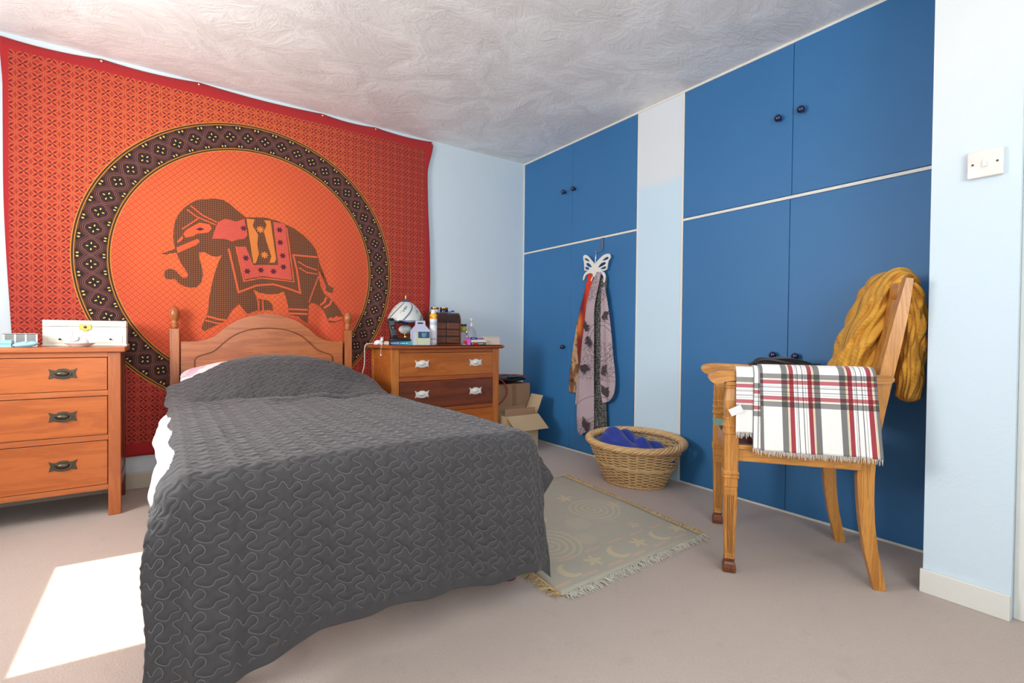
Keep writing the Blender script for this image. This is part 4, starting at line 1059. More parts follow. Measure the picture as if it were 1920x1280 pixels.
mc1 = flat('black_red_cover', lin(40, 34, 36), .4); r_, c_ = book2(0, 'black and red paperback at the bottom of the small stack', mc1, (1.892, 3.110, TOP+.0006), -.02, (.062, .10, .0175))
obj('red_band', box(B(), (-.042, -.0016, .001), (-.008, -.0006, .0165)), flat('red_print', lin(206, 34, 44), .4), c_)

for a, b in ((-.058, -.046), (-.005, .040), (.048, .056)): obj('print_mark', box(B(), (a, -.0016, .0055), (b, -.0006, .0105)), m_ink_w, c_)
r_, c_ = book2(0, 'ivory paperback lying on the black and red one', flat('ivory_cover', lin(240, 236, 220), .4), (1.894, 3.111, TOP+.0186), 0, (.064, .10, .019))
obj('spine_mark', box(B(), (-.05, -.0016, .006), (.0, -.0006, .011)), flat('pale_lime_print', lin(214, 226, 190), .5), c_)
def lip_stuff():
    r = thing('hair_brush', 'dark blue and violet hairbrush on top of the ivory paperback', 'brush', (1.876, 3.130, TOP+.0382), -.03)
    obj('brush_head', box(B(), (-.046, -.010, 0), (.012, .010, .017), .007, 4), flat('navy_plastic', lin(44, 44, 112), .2), r, auto=40)
    obj('handle', tube(B(), [(.010, 0, .008), (.040, 0, .008), (.062, .002, .009)], [.007, .0055, .0065], 10), flat('violet_plastic', lin(150, 120, 190), .25), r, smooth=True)
    obj('print_mark', box(B(), (-.036, -.0106, .006), (-.004, -.0098, .0115)), flat('pale_blue_print', lin(160, 170, 226), .4), r)
def cream_box():
    r = thing('tissue_box', 'plain beige box at the right end of the right chest', 'box', (2.026, 3.175, TOP+.0006), -.12)
    bm = B(); box(bm, (-.062, -.05, 0), (.062, .05, .058), .001)
    obj('carton', bm, flat('beige_card', lin(216, 200, 186), .7, .03), r)
    obj('lid_flap', box(B(), (-.063, -.051, .050), (.063, .051, .0595), .001), flat('beige_lid', lin(210, 192, 176), .7, .03), r)
cream_box(); lip_stuff()
# ------------------------------------------------------------------ cardboard boxes in the corner
def card(name, c):
    m = Mat(name, .85); n = m.noise(4, 4); f = m.noise(9, 3, stretch=(1, 1, 18))
    m.color(m.mix(n*.6+f*.4, lin(*c), tuple(min(1, v*1.18) for v in lin(*c)))); m.bump(f, .1, .002); return m
m_card1 = card('brown_corrugated_card', (160, 126, 98)); m_card2 = card('tan_corrugated_card', (186, 162, 128)); m_tape = flat('brown_parcel_tape', lin(150, 114, 84), .3)
def hinge(bm, a, b, out, ln, ang, t=.004, skew=0.0):
    """a flap hinged along a->b, pointing out, tipped by ang from straight up"""
    a = Vector(a); b = Vector(b); o = Vector(out).normalized(); d = (Vector((0, 0, 1))*math.cos(ang) + o*math.sin(ang)).normalized()
    e = (b-a).normalized(); n = e.cross(d).normalized()*t/2
    P = [a, b, b+d*ln+e*skew, a+d*ln+e*skew]
    f = [bm.verts.new(p+n) for p in P]; g = [bm.verts.new(p-n) for p in P]
    bm.faces.new(f); bm.faces.new(g[::-1])
    for i in range(4): j = (i+1) % 4; bm.faces.new((f[i], g[i], g[j], f[j]))
    return bm
def open_box():
    x0, x1, y0, y1, z = 2.098, 2.402, 3.045, 3.215, .285
    r = thing('cardboard_box', 'tan cardboard box with open flaps on the floor beside the right chest', 'box', (x0, y0, 0))
    def q(a, b, c): return (a-x0, b-y0, c)
    bm = B(); t = .005
    box(bm, q(x0, y0, .0), q(x1, y1, t)); box(bm, q(x0, y0, t), q(x1, y0+t, z)); box(bm, q(x0, y1-t, t), q(x1, y1, z))
    box(bm, q(x0, y0+t, t), q(x0+t, y1-t, z)); box(bm, q(x1-t, y0+t, t), q(x1, y1-t, z))
    obj('carton', bm, m_card2, r)
    ft = B(); hinge(ft, q(x0, y0, z), q(x1, y0, z), (0, -1, 0), .135, math.radians(140), skew=.035); obj('front_flap', ft, m_card2, r)
    ft = B(); hinge(ft, q(x0+.004, y0+.02, z-.005), q(x1-.02, y0+.02, z-.005), (0, -1, 0), .058, math.radians(2)); obj('inner_flap', ft, m_card1, r)
    ft = B(); hinge(ft, q(x1, y0+.02, z), q(x1, y1, z), (1, 0, 0), .150, math.radians(24)); obj('side_flap', ft, m_card2, r)
    ft = B(); hinge(ft, q(x0, y1, z), q(x1, y1, z), (0, 1, 0), .05, math.radians(3)); obj('back_flap', ft, m_card1, r)
open_box()
def tall_box():
    x0, x1, y0, y1, z = 2.110, 2.475, 3.250, 3.515, .500
    r = thing('cardboard_box', 'brown taped cardboard box behind the open one', 'box', (x0, y0, 0))
    bm = box(B(), (0, 0, 0), (x1-x0, y1-y0, z), .003); obj('carton', bm, m_card1, r)
    obj('tape', box(B(), (.185, -.0012, .30), (.225, .0, z+.001)), m_tape, r)
    obj('top_flap', box(B(), (.002, .002, z), (x1-x0-.002, (y1-y0)/2-.002, z+.004)), m_card1, r)
    obj('top_flap', box(B(), (.002, (y1-y0)/2+.002, z), (x1-x0-.002, y1-y0-.002, z+.004)), m_card1, r)
tall_box()
def sheet(name, fn, nu, nv, mat, parent=None, th=.003, uv=True, off=0):
    U, V = np.meshgrid(np.linspace(0, 1, nu), np.linspace(0, 1, nv)); P = fn(U, V)
    o = link(name, grid_mesh(name, np.stack(P, -1).reshape(-1, 3), nu, nv, uv=np.stack([U, V], -1).reshape(-1, 2) if uv else None), mat, parent)
    if th: solid(o, th, off)
    return o
m_redstrap = flat('red_webbing', lin(190, 26, 36), .5, .1)
def black_bag():
    r = thing('bag', 'flat black bag with red straps lying on the taped box', 'bag', (2.29, 3.36, .5112))
    mb = flat('black_nylon', lin(24, 24, 30), .45, .3, 30)
    o = link('bag_body', pillow_mesh('bag_body', 0, 0, .026, .165, .125, .026, .45), mb, r)
    obj('grey_panel', box(B(), (-.02, -.10, .044), (.13, .03, .052), .006, 3), flat('grey_nylon', lin(86, 88, 96), .5), r)
    obj('patterned_trim', box(B(), (-.16, -.09, .038), (-.03, -.03, .052), .008, 3), flat('khaki_weave', lin(120, 112, 84), .8, .5, 90), r)
    obj('strap', tube(B(), spline([(-.16, .04, .045), (-.05, .02, .062), (.06, .03, .057), (.14, -.02, .055), (.19, -.06, .040)], 6), .012, 6, flat_z=.25), m_redstrap, r, smooth=True)
    obj('strap', tube(B(), spline([(-.125, -.085, .038), (-.100, -.128, .022), (-.070, -.142, -.03), (-.068, -.142, -.08), (-.105, -.138, -.13), (-.150, -.134, -.165)], 6), .013, 6, flat_z=.25), m_redstrap, r, smooth=True)
black_bag()

# ------------------------------------------------------------------ butterfly hanger and the scarves on the left wardrobe
def bfly():
    r = thing('butterfly_hanger', 'white cut-out butterfly scarf hanger on a metal over-door hook', 'hanger', (2.572, 2.61, 1.40))
    R_ = [(2.612,1.421),(2.579,1.444),(2.53,1.471),(2.485,1.477),(2.464,1.467),(2.461,1.448),(2.474,1.432),(2.484,1.413),(2.488,1.387),(2.497,1.367),(2.524,1.36),(2.544,1.362),(2.52,1.349),(2.507,1.324),(2.509,1.3),(2.517,1.277),(2.527,1.284),(2.525,1.311),(2.536,1.332),(2.561,1.347),(2.582,1.352),(2.586,1.34),(2.609,1.32)]
    L_ = [(2.617,1.421),(2.647,1.449),(2.682,1.482),(2.714,1.497),(2.734,1.49),(2.735,1.469),(2.728,1.443),(2.724,1.411),(2.723,1.387),(2.707,1.378),(2.681,1.378),(2.707,1.367),(2.724,1.353),(2.736,1.326),(2.735,1.31),(2.724,1.319),(2.711,1.342),(2.68,1.355),(2.658,1.356),(2.638,1.348),(2.632,1.335),(2.649,1.312),(2.653,1.294),(2.64,1.306),(2.628,1.329),(2.614,1.32)]
    HO = [[(2.537,1.435),(2.513,1.451),(2.485,1.455),(2.477,1.447),(2.489,1.437),(2.521,1.433)],[(2.58,1.389),(2.558,1.412),(2.529,1.421),(2.503,1.416),(2.512,1.404),(2.545,1.394)],[(2.557,1.377),(2.528,1.388),(2.504,1.389),(2.502,1.378),(2.52,1.373)],
          [(2.722,1.47),(2.709,1.473),(2.682,1.459),(2.669,1.444),(2.691,1.448),(2.716,1.46)],[(2.705,1.431),(2.689,1.435),(2.664,1.423),(2.644,1.4),(2.672,1.403),(2.699,1.418)],[(2.716,1.398),(2.708,1.408),(2.685,1.403),(2.668,1.387),(2.698,1.385)]]
    lp = lambda L: [(p.x-2.61, p.y-1.40) for p in spline(L, 4, True)]
    ol = [(p.x-2.61, p.y-1.40) for p in spline(R_ + L_[::-1], 4, True)]
    me = curve_mesh('butterfly', [ol] + [lp(h) for h in HO], .006)
    for v in me.vertices: v.co = Vector((v.co.z, v.co.x, v.co.y))
    link('butterfly', me, m_white, r)
    obj('wire_hook', tube(B(), spline([(0, .004, .02), (.001, 0, .055), (.0, -.004, .085), (.004, .006, .104), (.008, -.010, .112), (.010, -.018, .104)], 6), .0022, 8), m_chrome, r, smooth=True)
    mk = flat('brushed_grey_steel', lin(136, 140, 150), .35, Metallic=.7)
    hk = obj('door_hook', box(B(), (.0225, -.0495, .120), (.0255, -.0345, .2035), .001), mk, r)
    obj('hook_arm', tube(B(), spline([(.024, -.042, .124), (.016, -.040, .112), (.006, -.030, .106), (.000, -.006, .110), (-.003, .012, .122)], 5), .003, 8), mk, hk, smooth=True)
    obj('hook_cap', box(B(), (.0225, -.0495, .2023), (.046, -.0345, .2037), .0004), mk, hk)
bfly()
def hang(name, Lp, Rp, x0, folds, depth, mat, parent, nu=26, th=.003, seed=0, hem=0.0):
    """a length of cloth hanging against the doors: edges are (y, z) curves"""
    Ls = np.array([[p.x, p.y] for p in spline(Lp, 8)]); Rs = np.array([[p.x, p.y] for p in spline(Rp, 8)])
    V = np.linspace(0, 1, 90)
    def at(P):
        d = np.r_[0, np.cumsum(np.hypot(*np.diff(P, axis=0).T))]; d /= d[-1]; return np.stack([np.interp(V, d, P[:, 0]), np.interp(V, d, P[:, 1])], 1)
    Ls, Rs = at(Ls), at(Rs); U = np.linspace(0, 1, nu)
    y = Ls[:, :1]*(1-U)+Rs[:, :1]*U; z = Ls[:, 1:]*(1-U)+Rs[:, 1:]*U
    z = z - hem*np.sin(U*PI*2+seed)[None]*(V[:, None]**12)
    x = x0 - depth*(.35*np.abs(np.sin(U*PI))[None]**.6 + .65*(.5+.5*np.sin(U*PI*2*folds+seed+1.5*np.sin(V*3)[:, None])*(.25+.75*V[:, None])))
    o = link(name, grid_mesh(name, np.stack([x, y, z], -1).reshape(-1, 3), nu, 90, uv=np.stack(np.meshgrid(U, V), -1).reshape(-1, 2)), mat, parent); solid(o, th, 0)
    return o, (lambda yy, zz: float(x0-depth*1.02))
m_s1 = Mat('tan_brown_tie_dye', .8); _x, _y, _z = m_s1.xyz(); _n = m_s1.noise(9, 4, .55, .8); _n2 = m_s1.noise(5, 3, stretch=(1, 1, 2.5))
_c = (_n).ramp((.30, lin(60, 34, 22)), (.46, lin(140, 92, 60)), (.56, lin(196, 170, 130)), (.70, lin(150, 74, 40)))
m_s1.color(m_s1.mix((_z).ss(.98, 1.12), _c, lin(186, 82, 52)))
m_s2 = Mat('red_orange_dip_dye', .75); _x, _y, _z = m_s2.xyz(); _n = m_s2.noise(4, 3)
_c = m_s2.mix((_y+(_n-.5)*.06).ss(2.70, 2.75), lin(214, 62, 30), lin(128, 28, 22)); _c = m_s2.mix((_z).ss(.62, .86), lin(120, 44, 36), _c)
m_s2.color(m_s2.mix(((_z-.98).abs().ss(.02, .12).inv())*(_y.ss(2.72, 2.78)), _c, lin(226, 120, 50)))
m_s3 = Mat('mauve_printed_cotton', .82); _x, _y, _z = m_s3.xyz()
_w = m_s3.noise(38, 3, .6, 1.2); _v = m_s3.voronoi(34, 'DISTANCE_TO_EDGE'); _d = m_s3.noise(95, 2)
_base = m_s3.mix(m_s3.noise(6, 2), lin(172, 152, 160), lin(190, 172, 178))
_zone = ((_z*11.0).sin()*.5+.5).ss(.45, .6)
_c = m_s3.mix(((_w-.5).abs().lt(.022)).max((_d).gt(.63))*_zone*.8, _base, lin(52, 42, 48))
_arc = hyp(_y-2.53, _z-.86); _ln = ((_arc-.112).abs().lt(.0022)).max((_arc-.142).abs().lt(.0022)); _arc2 = hyp(_y-2.54, _z-.12); _ln = _ln.max((_arc2-.165).abs().lt(.002)).max((_arc2-.195).abs().lt(.002)).max((_arc2-.345).abs().lt(.002))
_dots = ((_z*190).sin()*(_y*190).sin()).gt(.90)*(_zone.inv())*.6
m_s3.color(m_s3.mix((_ln.max(_dots))*.75, _c, lin(70, 58, 64)))
m_s4 = Mat('black_with_white_flecks', .7); _v = m_s4.voronoi(230); _n = m_s4.noise(18, 2); _n3 = m_s4.noise(150, 1)
m_s4.color(m_s4.mix((_v.lt(.38))*_n3.ss(.40, .50)*_n.ss(.2, .4), lin(16, 17, 18), lin(196, 200, 196)))
def scarves():
    def sc(name, label): return thing(name, label, 'scarf', (0, 0, 0), group=None)
    t = sc('scarf', 'tan and brown tie-dyed scarf, leftmost on the butterfly hanger')
    hang('cloth', [(2.714,1.33),(2.747,1.233),(2.791,1.095),(2.831,.974),(2.865,.81),(2.892,.644),(2.909,.51),(2.902,.452)], [(2.66,1.351),(2.69,1.231),(2.72,1.093),(2.755,.973),(2.77,.812),(2.77,.65),(2.775,.521),(2.775,.46)], 2.603, 1.5, .012, m_s1, t, seed=1)
    t = sc('scarf', 'red and orange dip-dyed scarf on the butterfly hanger')
    hang('cloth', [(2.690,1.365),(2.729,1.232),(2.779,1.094),(2.801,.974),(2.805,.811),(2.780,.609),(2.768,.407),(2.762,.185)], [(2.636,1.345),(2.640,1.227),(2.662,1.091),(2.682,.973),(2.700,.814),(2.710,.613),(2.725,.412),(2.735,.19)], 2.588, 1.3, .015, m_s2, t, seed=2)
    obj('care_tag', box(B(), (2.568, 2.762, .272), (2.569, 2.781, .298)), m_china, t)
    t = sc('scarf', 'black scarf with white flecks hanging between two mauve lengths')
    hang('cloth', [(2.60,1.317),(2.63,1.166),(2.635,1.011),(2.63,.778),(2.62,.545),(2.61,.222)], [(2.502,1.310),(2.510,1.161),(2.515,1.009),(2.516,.781),(2.505,.553),(2.479,.238)], 2.589, 2.2, .015, m_s4, t, seed=.5)
    t = sc('scarf', 'mauve scarf printed with dark elephants, two lengths on the butterfly hanger')
    hang('tail', [(2.581,1.356),(2.638,1.264),(2.682,1.13),(2.703,.973),(2.730,.814),(2.748,.613),(2.772,.381),(2.771,.207),(2.748,.158)], [(2.540,1.352),(2.578,1.222),(2.606,1.088),(2.604,.933),(2.602,.778),(2.600,.623),(2.597,.402),(2.600,.234),(2.617,.196)], 2.570, .8, .024, m_s3, t, seed=.2, hem=.01)
    hang('tail', [(2.692,.80),(2.760,.66),(2.790,.529),(2.803,.377)], [(2.65,.80),(2.692,.66),(2.720,.535),(2.735,.370)], 2.573, .6, .010, m_s3, t, seed=2)
    hang('tail', [(2.532,1.235),(2.536,1.085),(2.538,.933),(2.535,.742),(2.530,.552),(2.510,.439),(2.492,.424)], [(2.501,1.246),(2.468,1.102),(2.44,.933),(2.416,.747),(2.394,.6),(2.402,.496),(2.441,.440)], 2.570, 1.2, .024, m_s3, t, seed=1.2)
    mi = weave('elephant_ink', lin(52, 42, 48), lin(84, 70, 76))
    for cy, cz, s, rot in ((2.668,.965,.075,2.4), (2.645,.852,.085,-.6), (2.680,.655,.095,.5), (2.662,.245,.10,2.6), (2.485,.655,.08,1.6), (2.475,.510,.095,2.9), (2.478,1.04,.08,1.2)):
        bm = B(); c, s_ = math.cos(rot), math.sin(rot)
        poly = [(-(x*c-z*s_)*s*1.0+cy, (x*s_+z*c)*s*1.0+cz) for x, z in ELE['body'][::1]]
        lim = (2.607, 2.74) if cy > 2.6 else (2.425, 2.525)
        xs = 2.5405 if cy > 2.6 else 2.545
        prism(bm, [(min(max(y_, lim[0]), lim[1]), z_) for y_, z_ in poly], 0, .0006)
        for v in bm.verts: v.co = Vector((xs+v.co.y, v.co.x, v.co.z))
        obj('elephant_print', bm, mi, t)
scarves()

# ------------------------------------------------------------------ wicker basket and the clothes in it
def wicker(name, a, b):
    m = Mat(name, .5); n = m.noise(30, 4, .6); k = m.noise(6, 2); m.color(m.mix(n*.6+k*.4, lin(*a), lin(*b))); m.set('Coat Weight', .2); m.bump(n, .2, .002); return m
m_wick = wicker('honey_willow', (180, 134, 80), (230, 192, 138)); m_wick2 = wicker('golden_willow', (194, 150, 94), (238, 206, 154))
def basket():
    r = thing('laundry_basket', 'oval honey wicker laundry basket on the floor below the scarves', 'basket', (2.365, 2.045, 0), math.atan2(-.93, .36))
    a0, b0, a1, b1, Hh = .168, .122, .290, .186, .234
    ax = lambda z: a0+(a1-a0)*(z/.25)**.85; bx = lambda z: b0+(b1-b0)*(z/.25)**.85
    def tilt(t): return .028*math.sin(t)
    ns = 32
    def P(t, z, d=0):
        rr = ax(z)+d; q = bx(z)+d
        return Vector((rr*math.cos(t), q*math.sin(t), z + tilt(t)*(z/.25)**1.5))
    stk = []
    for k in range(ns):
        t = 2*PI*(k+.5)/ns
        for o in (-.020, .020): stk.append([P(t+o, z) for z in np.linspace(.006, .245, 9)])
    bm = B(); [tube(bm, s, .0034, 5) for s in stk]
    stuff(obj('stakes', bm, m_wick, r, smooth=True))
    rows = 23; n = ns*5
    bm = B()
    for j in range(rows):
        z = .022 + j*(Hh-.022)/(rows-1)
        if j in (10, 11):
            for w in range(2): tube(bm, [P(2*PI*i/n, z, .004*math.cos(ns*PI*2*i/n/2+w*PI)+.003) + Vector((0, 0, .002*math.sin(ns*PI*2*i/n/2+w*PI))) for i in range(n)], .0045, 5, True)
            continue
        seg_ = [P(2*PI*i/n, z, .0052*math.cos(ns/2*2*PI*i/n*1.0+(j % 2)*PI)) for i in range(n)]
        if j < rows-2: tube(bm, seg_, .0040, 5, True)
        elif j >= rows-2:
            cut = [i for i in range(n) if abs(math.sin(2*PI*(i/n))) > .30]
            h = [i for i in cut if i < n/2]; g = [i for i in cut if i >= n/2]
            for q in (h, g): tube(bm, [seg_[i] for i in q], .0040, 5)
    stuff(obj('weaving', bm, m_wick2, r, smooth=True))
    # twisted rim
    K = 7
    for s in range(K):
        pts = []
        for i in range(220):
            t = 2*PI*i/220; ph = 2*PI*s/K + t*9
            c = P(t, .250, .0); o = Vector((math.cos(t), math.sin(t), 0)).normalized()
            pts.append(c + o*(.019*math.cos(ph)) + Vector((0, 0, .0135*math.sin(ph)+.012)))
        obj('rim_strand', tube(B(), pts, .0088, 6, True), m_wick2 if s % 2 else m_wick, r, smooth=True)
    for s in range(3):
        pts = []
        for i in range(160):
            t = 2*PI*i/160; ph = 2*PI*s/3 + t*16; c = P(t, .008, .004); o = Vector((math.cos(t), math.sin(t), 0)).normalized()
            pts.append(c + o*(.004*math.cos(ph)) + Vector((0, 0, .004*math.sin(ph))))
        obj('foot_strand', tube(B(), pts, .0048, 5, True), m_wick, r, smooth=True)
    bt = B(); lathe(bt, [(0, .010), (.97, .010), (.97, .016), (0, .016)], seg=48, sx=a0, sy=b0); obj('base', bt, m_wick, r)
basket()
def laundry():
    m = flat('royal_blue_jersey', lin(28, 52, 148), .8, .12, 8); m.set('Sheen Weight', .25)
    o = None
    nu, nv = 70, 50
    T, R_ = np.meshgrid(np.linspace(0, 2*PI, nu, endpoint=False), np.linspace(0.0, 1, nv))
    ca, sb = .236, .138
    x = ca*R_*np.cos(T); y = sb*R_*np.sin(T)
    z = .222 + .055*np.exp(-((x+.13)/.13)**2-(y/.12)**2) + .012*np.sin(x*34+y*9)*np.cos(y*41) + .016*np.abs(np.sin(x*15+2.2*np.sin(y*16)+.5)) + .022*np.exp(-((x-.045)/.03)**2-((y-.03)/.06)**2) + .02*sstep(x, .0, -.1)
    z = z + .08*y; z = z - .050*sstep(R_, .80, 1.0) - .035*sstep(x, .06, .22) + .07*sstep(x, .15, .23)*sstep(y, -.02, .05)*0
    o = link('clothing', grid_mesh('clothing', np.stack([x, y, z], -1).reshape(-1, 3), nu, nv, True), m); solid(o, .006, -1)
    o.location = (2.365, 2.045, 0); o.rotation_euler = (0, 0, math.atan2(-.93, .36))
    tag(o, 'crumpled royal blue garment inside the wicker basket', 'clothing')
    # a sleeve and a white label showing through the right hand hole
    sl = obj('sleeve', box(B(), (.200, -.060, .168), (.258, .0, .196), .012, 3), m, o, auto=40)
    obj('label', box(B(), (.240, -.0615, .186), (.256, -.055, .204), .001), m_china, o)
laundry()

# ------------------------------------------------------------------ rug
def rug():
    C_ = [Vector((1.130, 1.285)), Vector((1.985, 1.330)), Vector((2.085, 2.375)), Vector((1.215, 2.400))]
    r = thing('rug', 'faded sage green rug with moons and suns and pale fringes between bed and chair', 'rug', (1.1, 1.28, 0))
    o = Vector((1.1, 1.28))
    def bil(u, v): return C_[0]*(1-u)*(1-v)+C_[1]*u*(1-v)+C_[2]*u*v+C_[3]*(1-u)*v - o
    m = Mat('faded_celestial_weave', .95)
    x, y, z = m.xyz('UV'); X = x*.89; Y = y*1.07
    n = m.noise(3.5, 5, .6); f = m.noise(220, 2); sp = m.noise(26, 3, .7)
    c = m.mix(n, lin(188, 184, 166), lin(200, 195, 180)); c = m.mix((f-.5)*.5+.5, c, lin(172, 168, 152))
    c = m.mix(sp.ss(.60, .66)*.5, c, lin(194, 182, 150))
    pale = lin(216, 200, 160); blush = lin(212, 182, 162)
    def disc(cx, cy, rad, col, k=.8):
        nonlocal c; c = m.mix((hyp(X-cx, Y-cy)/rad).ss(.85, 1.05).inv()*k, c, col)
    def spiral(cx, cy, rad, k=.55):
        nonlocal c; dx = X-cx; dy = Y-cy; rr = hyp(dx, dy); a = (rr*(2*PI*4.5/rad) + dy.atan2(dx)).sin().gt(.1)
        c = m.mix(a*(rr.lt(rad))*k, c, lin(210, 198, 168))
    def moon(cx, cy, rad, k=.75):
        nonlocal c; a = (hyp(X-cx, Y-cy).lt(rad))*(hyp(X-cx-rad*.45, Y-cy-rad*.1).gt(rad*.85)); c = m.mix(a*k, c, pale)
    def star(cx, cy, rad, k=.7):
        nonlocal c; dx = X-cx; dy = Y-cy; a = (hyp(dx, dy)/((dy.atan2(dx)*5.0).cos()*.30+.70)).lt(rad); c = m.mix(a*k, c, pale)
    disc(.30, .56, .062, pale); disc(.08, .78, .06, pale); disc(.52, .86, .05, pale, .5)
    spiral(.20, .32, .15); spiral(.66, .52, .15); spiral(.46, .42, .065); spiral(.38, .28, .055); spiral(.25, .86, .10)
    star(.36, .74, .05); star(.63, .73, .05); star(.80, .50, .045, .5); star(.02, .36, .05, .5); star(.70, .26, .04, .5)
    # moon and star border between dashed blush lines along the near end
    for i in range(3): moon(.13+.29*i, .105, .052); star(.27+.29*i, .11, .045)
    for b in (.045, .185, .985): c = m.mix(((Y-b).abs().lt(.008))*((X*42).sin().gt(-.3))*.75, c, blush)
    dots = m.voronoi(38); c = m.mix(dots.lt(.16)*.6*(Y.gt(.2)), c, lin(212, 202, 176))
    m.color(c); m.bump(f, .4, .003)
    nu, nv = 40, 46; V = []; UV = []
    for j in range(nv):
        for i in range(nu):
            u, v = i/(nu-1), j/(nv-1); p = bil(u, v); e = min(u, 1-u, v, 1-v)
            V.append((p.x, p.y, .006+.0015*math.sin(u*11+v*7)+.002*math.sin(v*17) * (1 if e > .02 else .3))); UV.append((u, v))
    w = link('woven_field', grid_mesh('woven_field', np.array(V), nu, nv, uv=np.array(UV)), m, r); solid(w, .005, 0)
    # fringes: thin strands
    def fringe(a, b, mats, n, ln, name):
        a = a-o; b = b-o; d = (b-a).normalized(); out = Vector((d.y, -d.x)); bms = [B() for _ in mats]
        for k in range(n):
            t = (k+random.random()*.6)/n; p = a+(b-a)*t; l = ln*random.uniform(.6, 1.25); sw = random.uniform(-.9, .9); p2 = p+out*l*.5+d*l*sw*.4; p3 = p+out*l+d*l*sw
            tube(bms[k % len(bms)], [(p.x, p.y, .006), (p2.x, p2.y, .009+random.random()*.008), (p3.x, p3.y, .003+random.random()*.004)], [.0016, .0014, .0008], 3)
        for bm, mt in zip(bms, mats): stuff(obj(name, bm, mt, r))
    mw = flat('grey_white_yarn', lin(206, 202, 188), .9); my = flat('straw_yarn', lin(206, 188, 136), .9); mp_ = flat('blush_yarn', lin(204, 160, 128), .9)
    fringe(C_[0], C_[1], [mw, mw], 420, .042, 'fringe'); fringe(C_[2], C_[1], [my, my, mp_], 0 or 420, -.036, 'fringe'); fringe(C_[0], C_[3], [my, my, mp_], 420, -.045, 'fringe'); fringe(C_[2], C_[3], [mw], 200, .03, 'fringe')
rug()
# ------------------------------------------------------------------ armchair (local x = towards its right/far side, local y = forward)
m_oak = wood('golden_oak', lin(158, 96, 36), lin(212, 148, 70), 2, 12, knots=False, ring=40)
m_oakh = wood('golden_oak_rail', lin(158, 96, 36), lin(212, 148, 70), 1, 12, knots=False, ring=40)
m_oakd = wood('dark_oak_foot', lin(92, 46, 22), lin(126, 70, 38), 2, 12, knots=False)
m_seat = flat('dark_red_leather', lin(94, 34, 28), .35, .15, 30)
CH = (2.137, 1.021); CA = math.atan2(.6, .8)
def sq_lathe(bm, prof, x, y, twist=0):
    """square turned leg: (half width, z) with small chamfers"""
    rings = []
    for hw, z in prof:
        c = hw*.16; q = [(-hw+c, -hw), (hw-c, -hw), (hw, -hw+c), (hw, hw-c), (hw-c, hw), (-hw+c, hw), (-hw, hw-c), (-hw, -hw+c)]
        rings.append([bm.verts.new((x+a, y+b, z)) for a, b in q])
    for a, b in zip(rings, rings[1:]):
        for k in range(8): bm.faces.new((a[k], a[(k+1) % 8], b[(k+1) % 8], b[k]))
    bm.faces.new(rings[0]); bm.faces.new(rings[-1]); return bm
def sweep_rect(bm, path, w, t):
    """rectangular bar along path in the YZ plane at a given x: path of (x, y, z, thickness)"""
    rings = []
    for i, (x, y, z, th) in enumerate(path):
        a = path[max(0, i-1)]; b = path[min(len(path)-1, i+1)]
        d = Vector((0, b[1]-a[1], b[2]-a[2])).normalized(); n = Vector((0, d.z, -d.y))
        p = Vector((x, y, z)); e = Vector((w/2, 0, 0))
        rings.append([bm.verts.new(p+e*s+n*th/2*q) for s, q in ((-1, -1), (1, -1), (1, 1), (-1, 1))])
    for a, b in zip(rings, rings[1:]):
        for k in range(4): bm.faces.new((a[k], a[(k+1) % 4], b[(k+1) % 4], b[k]))
    bm.faces.new(rings[0]); bm.faces.new(rings[-1]); return bm
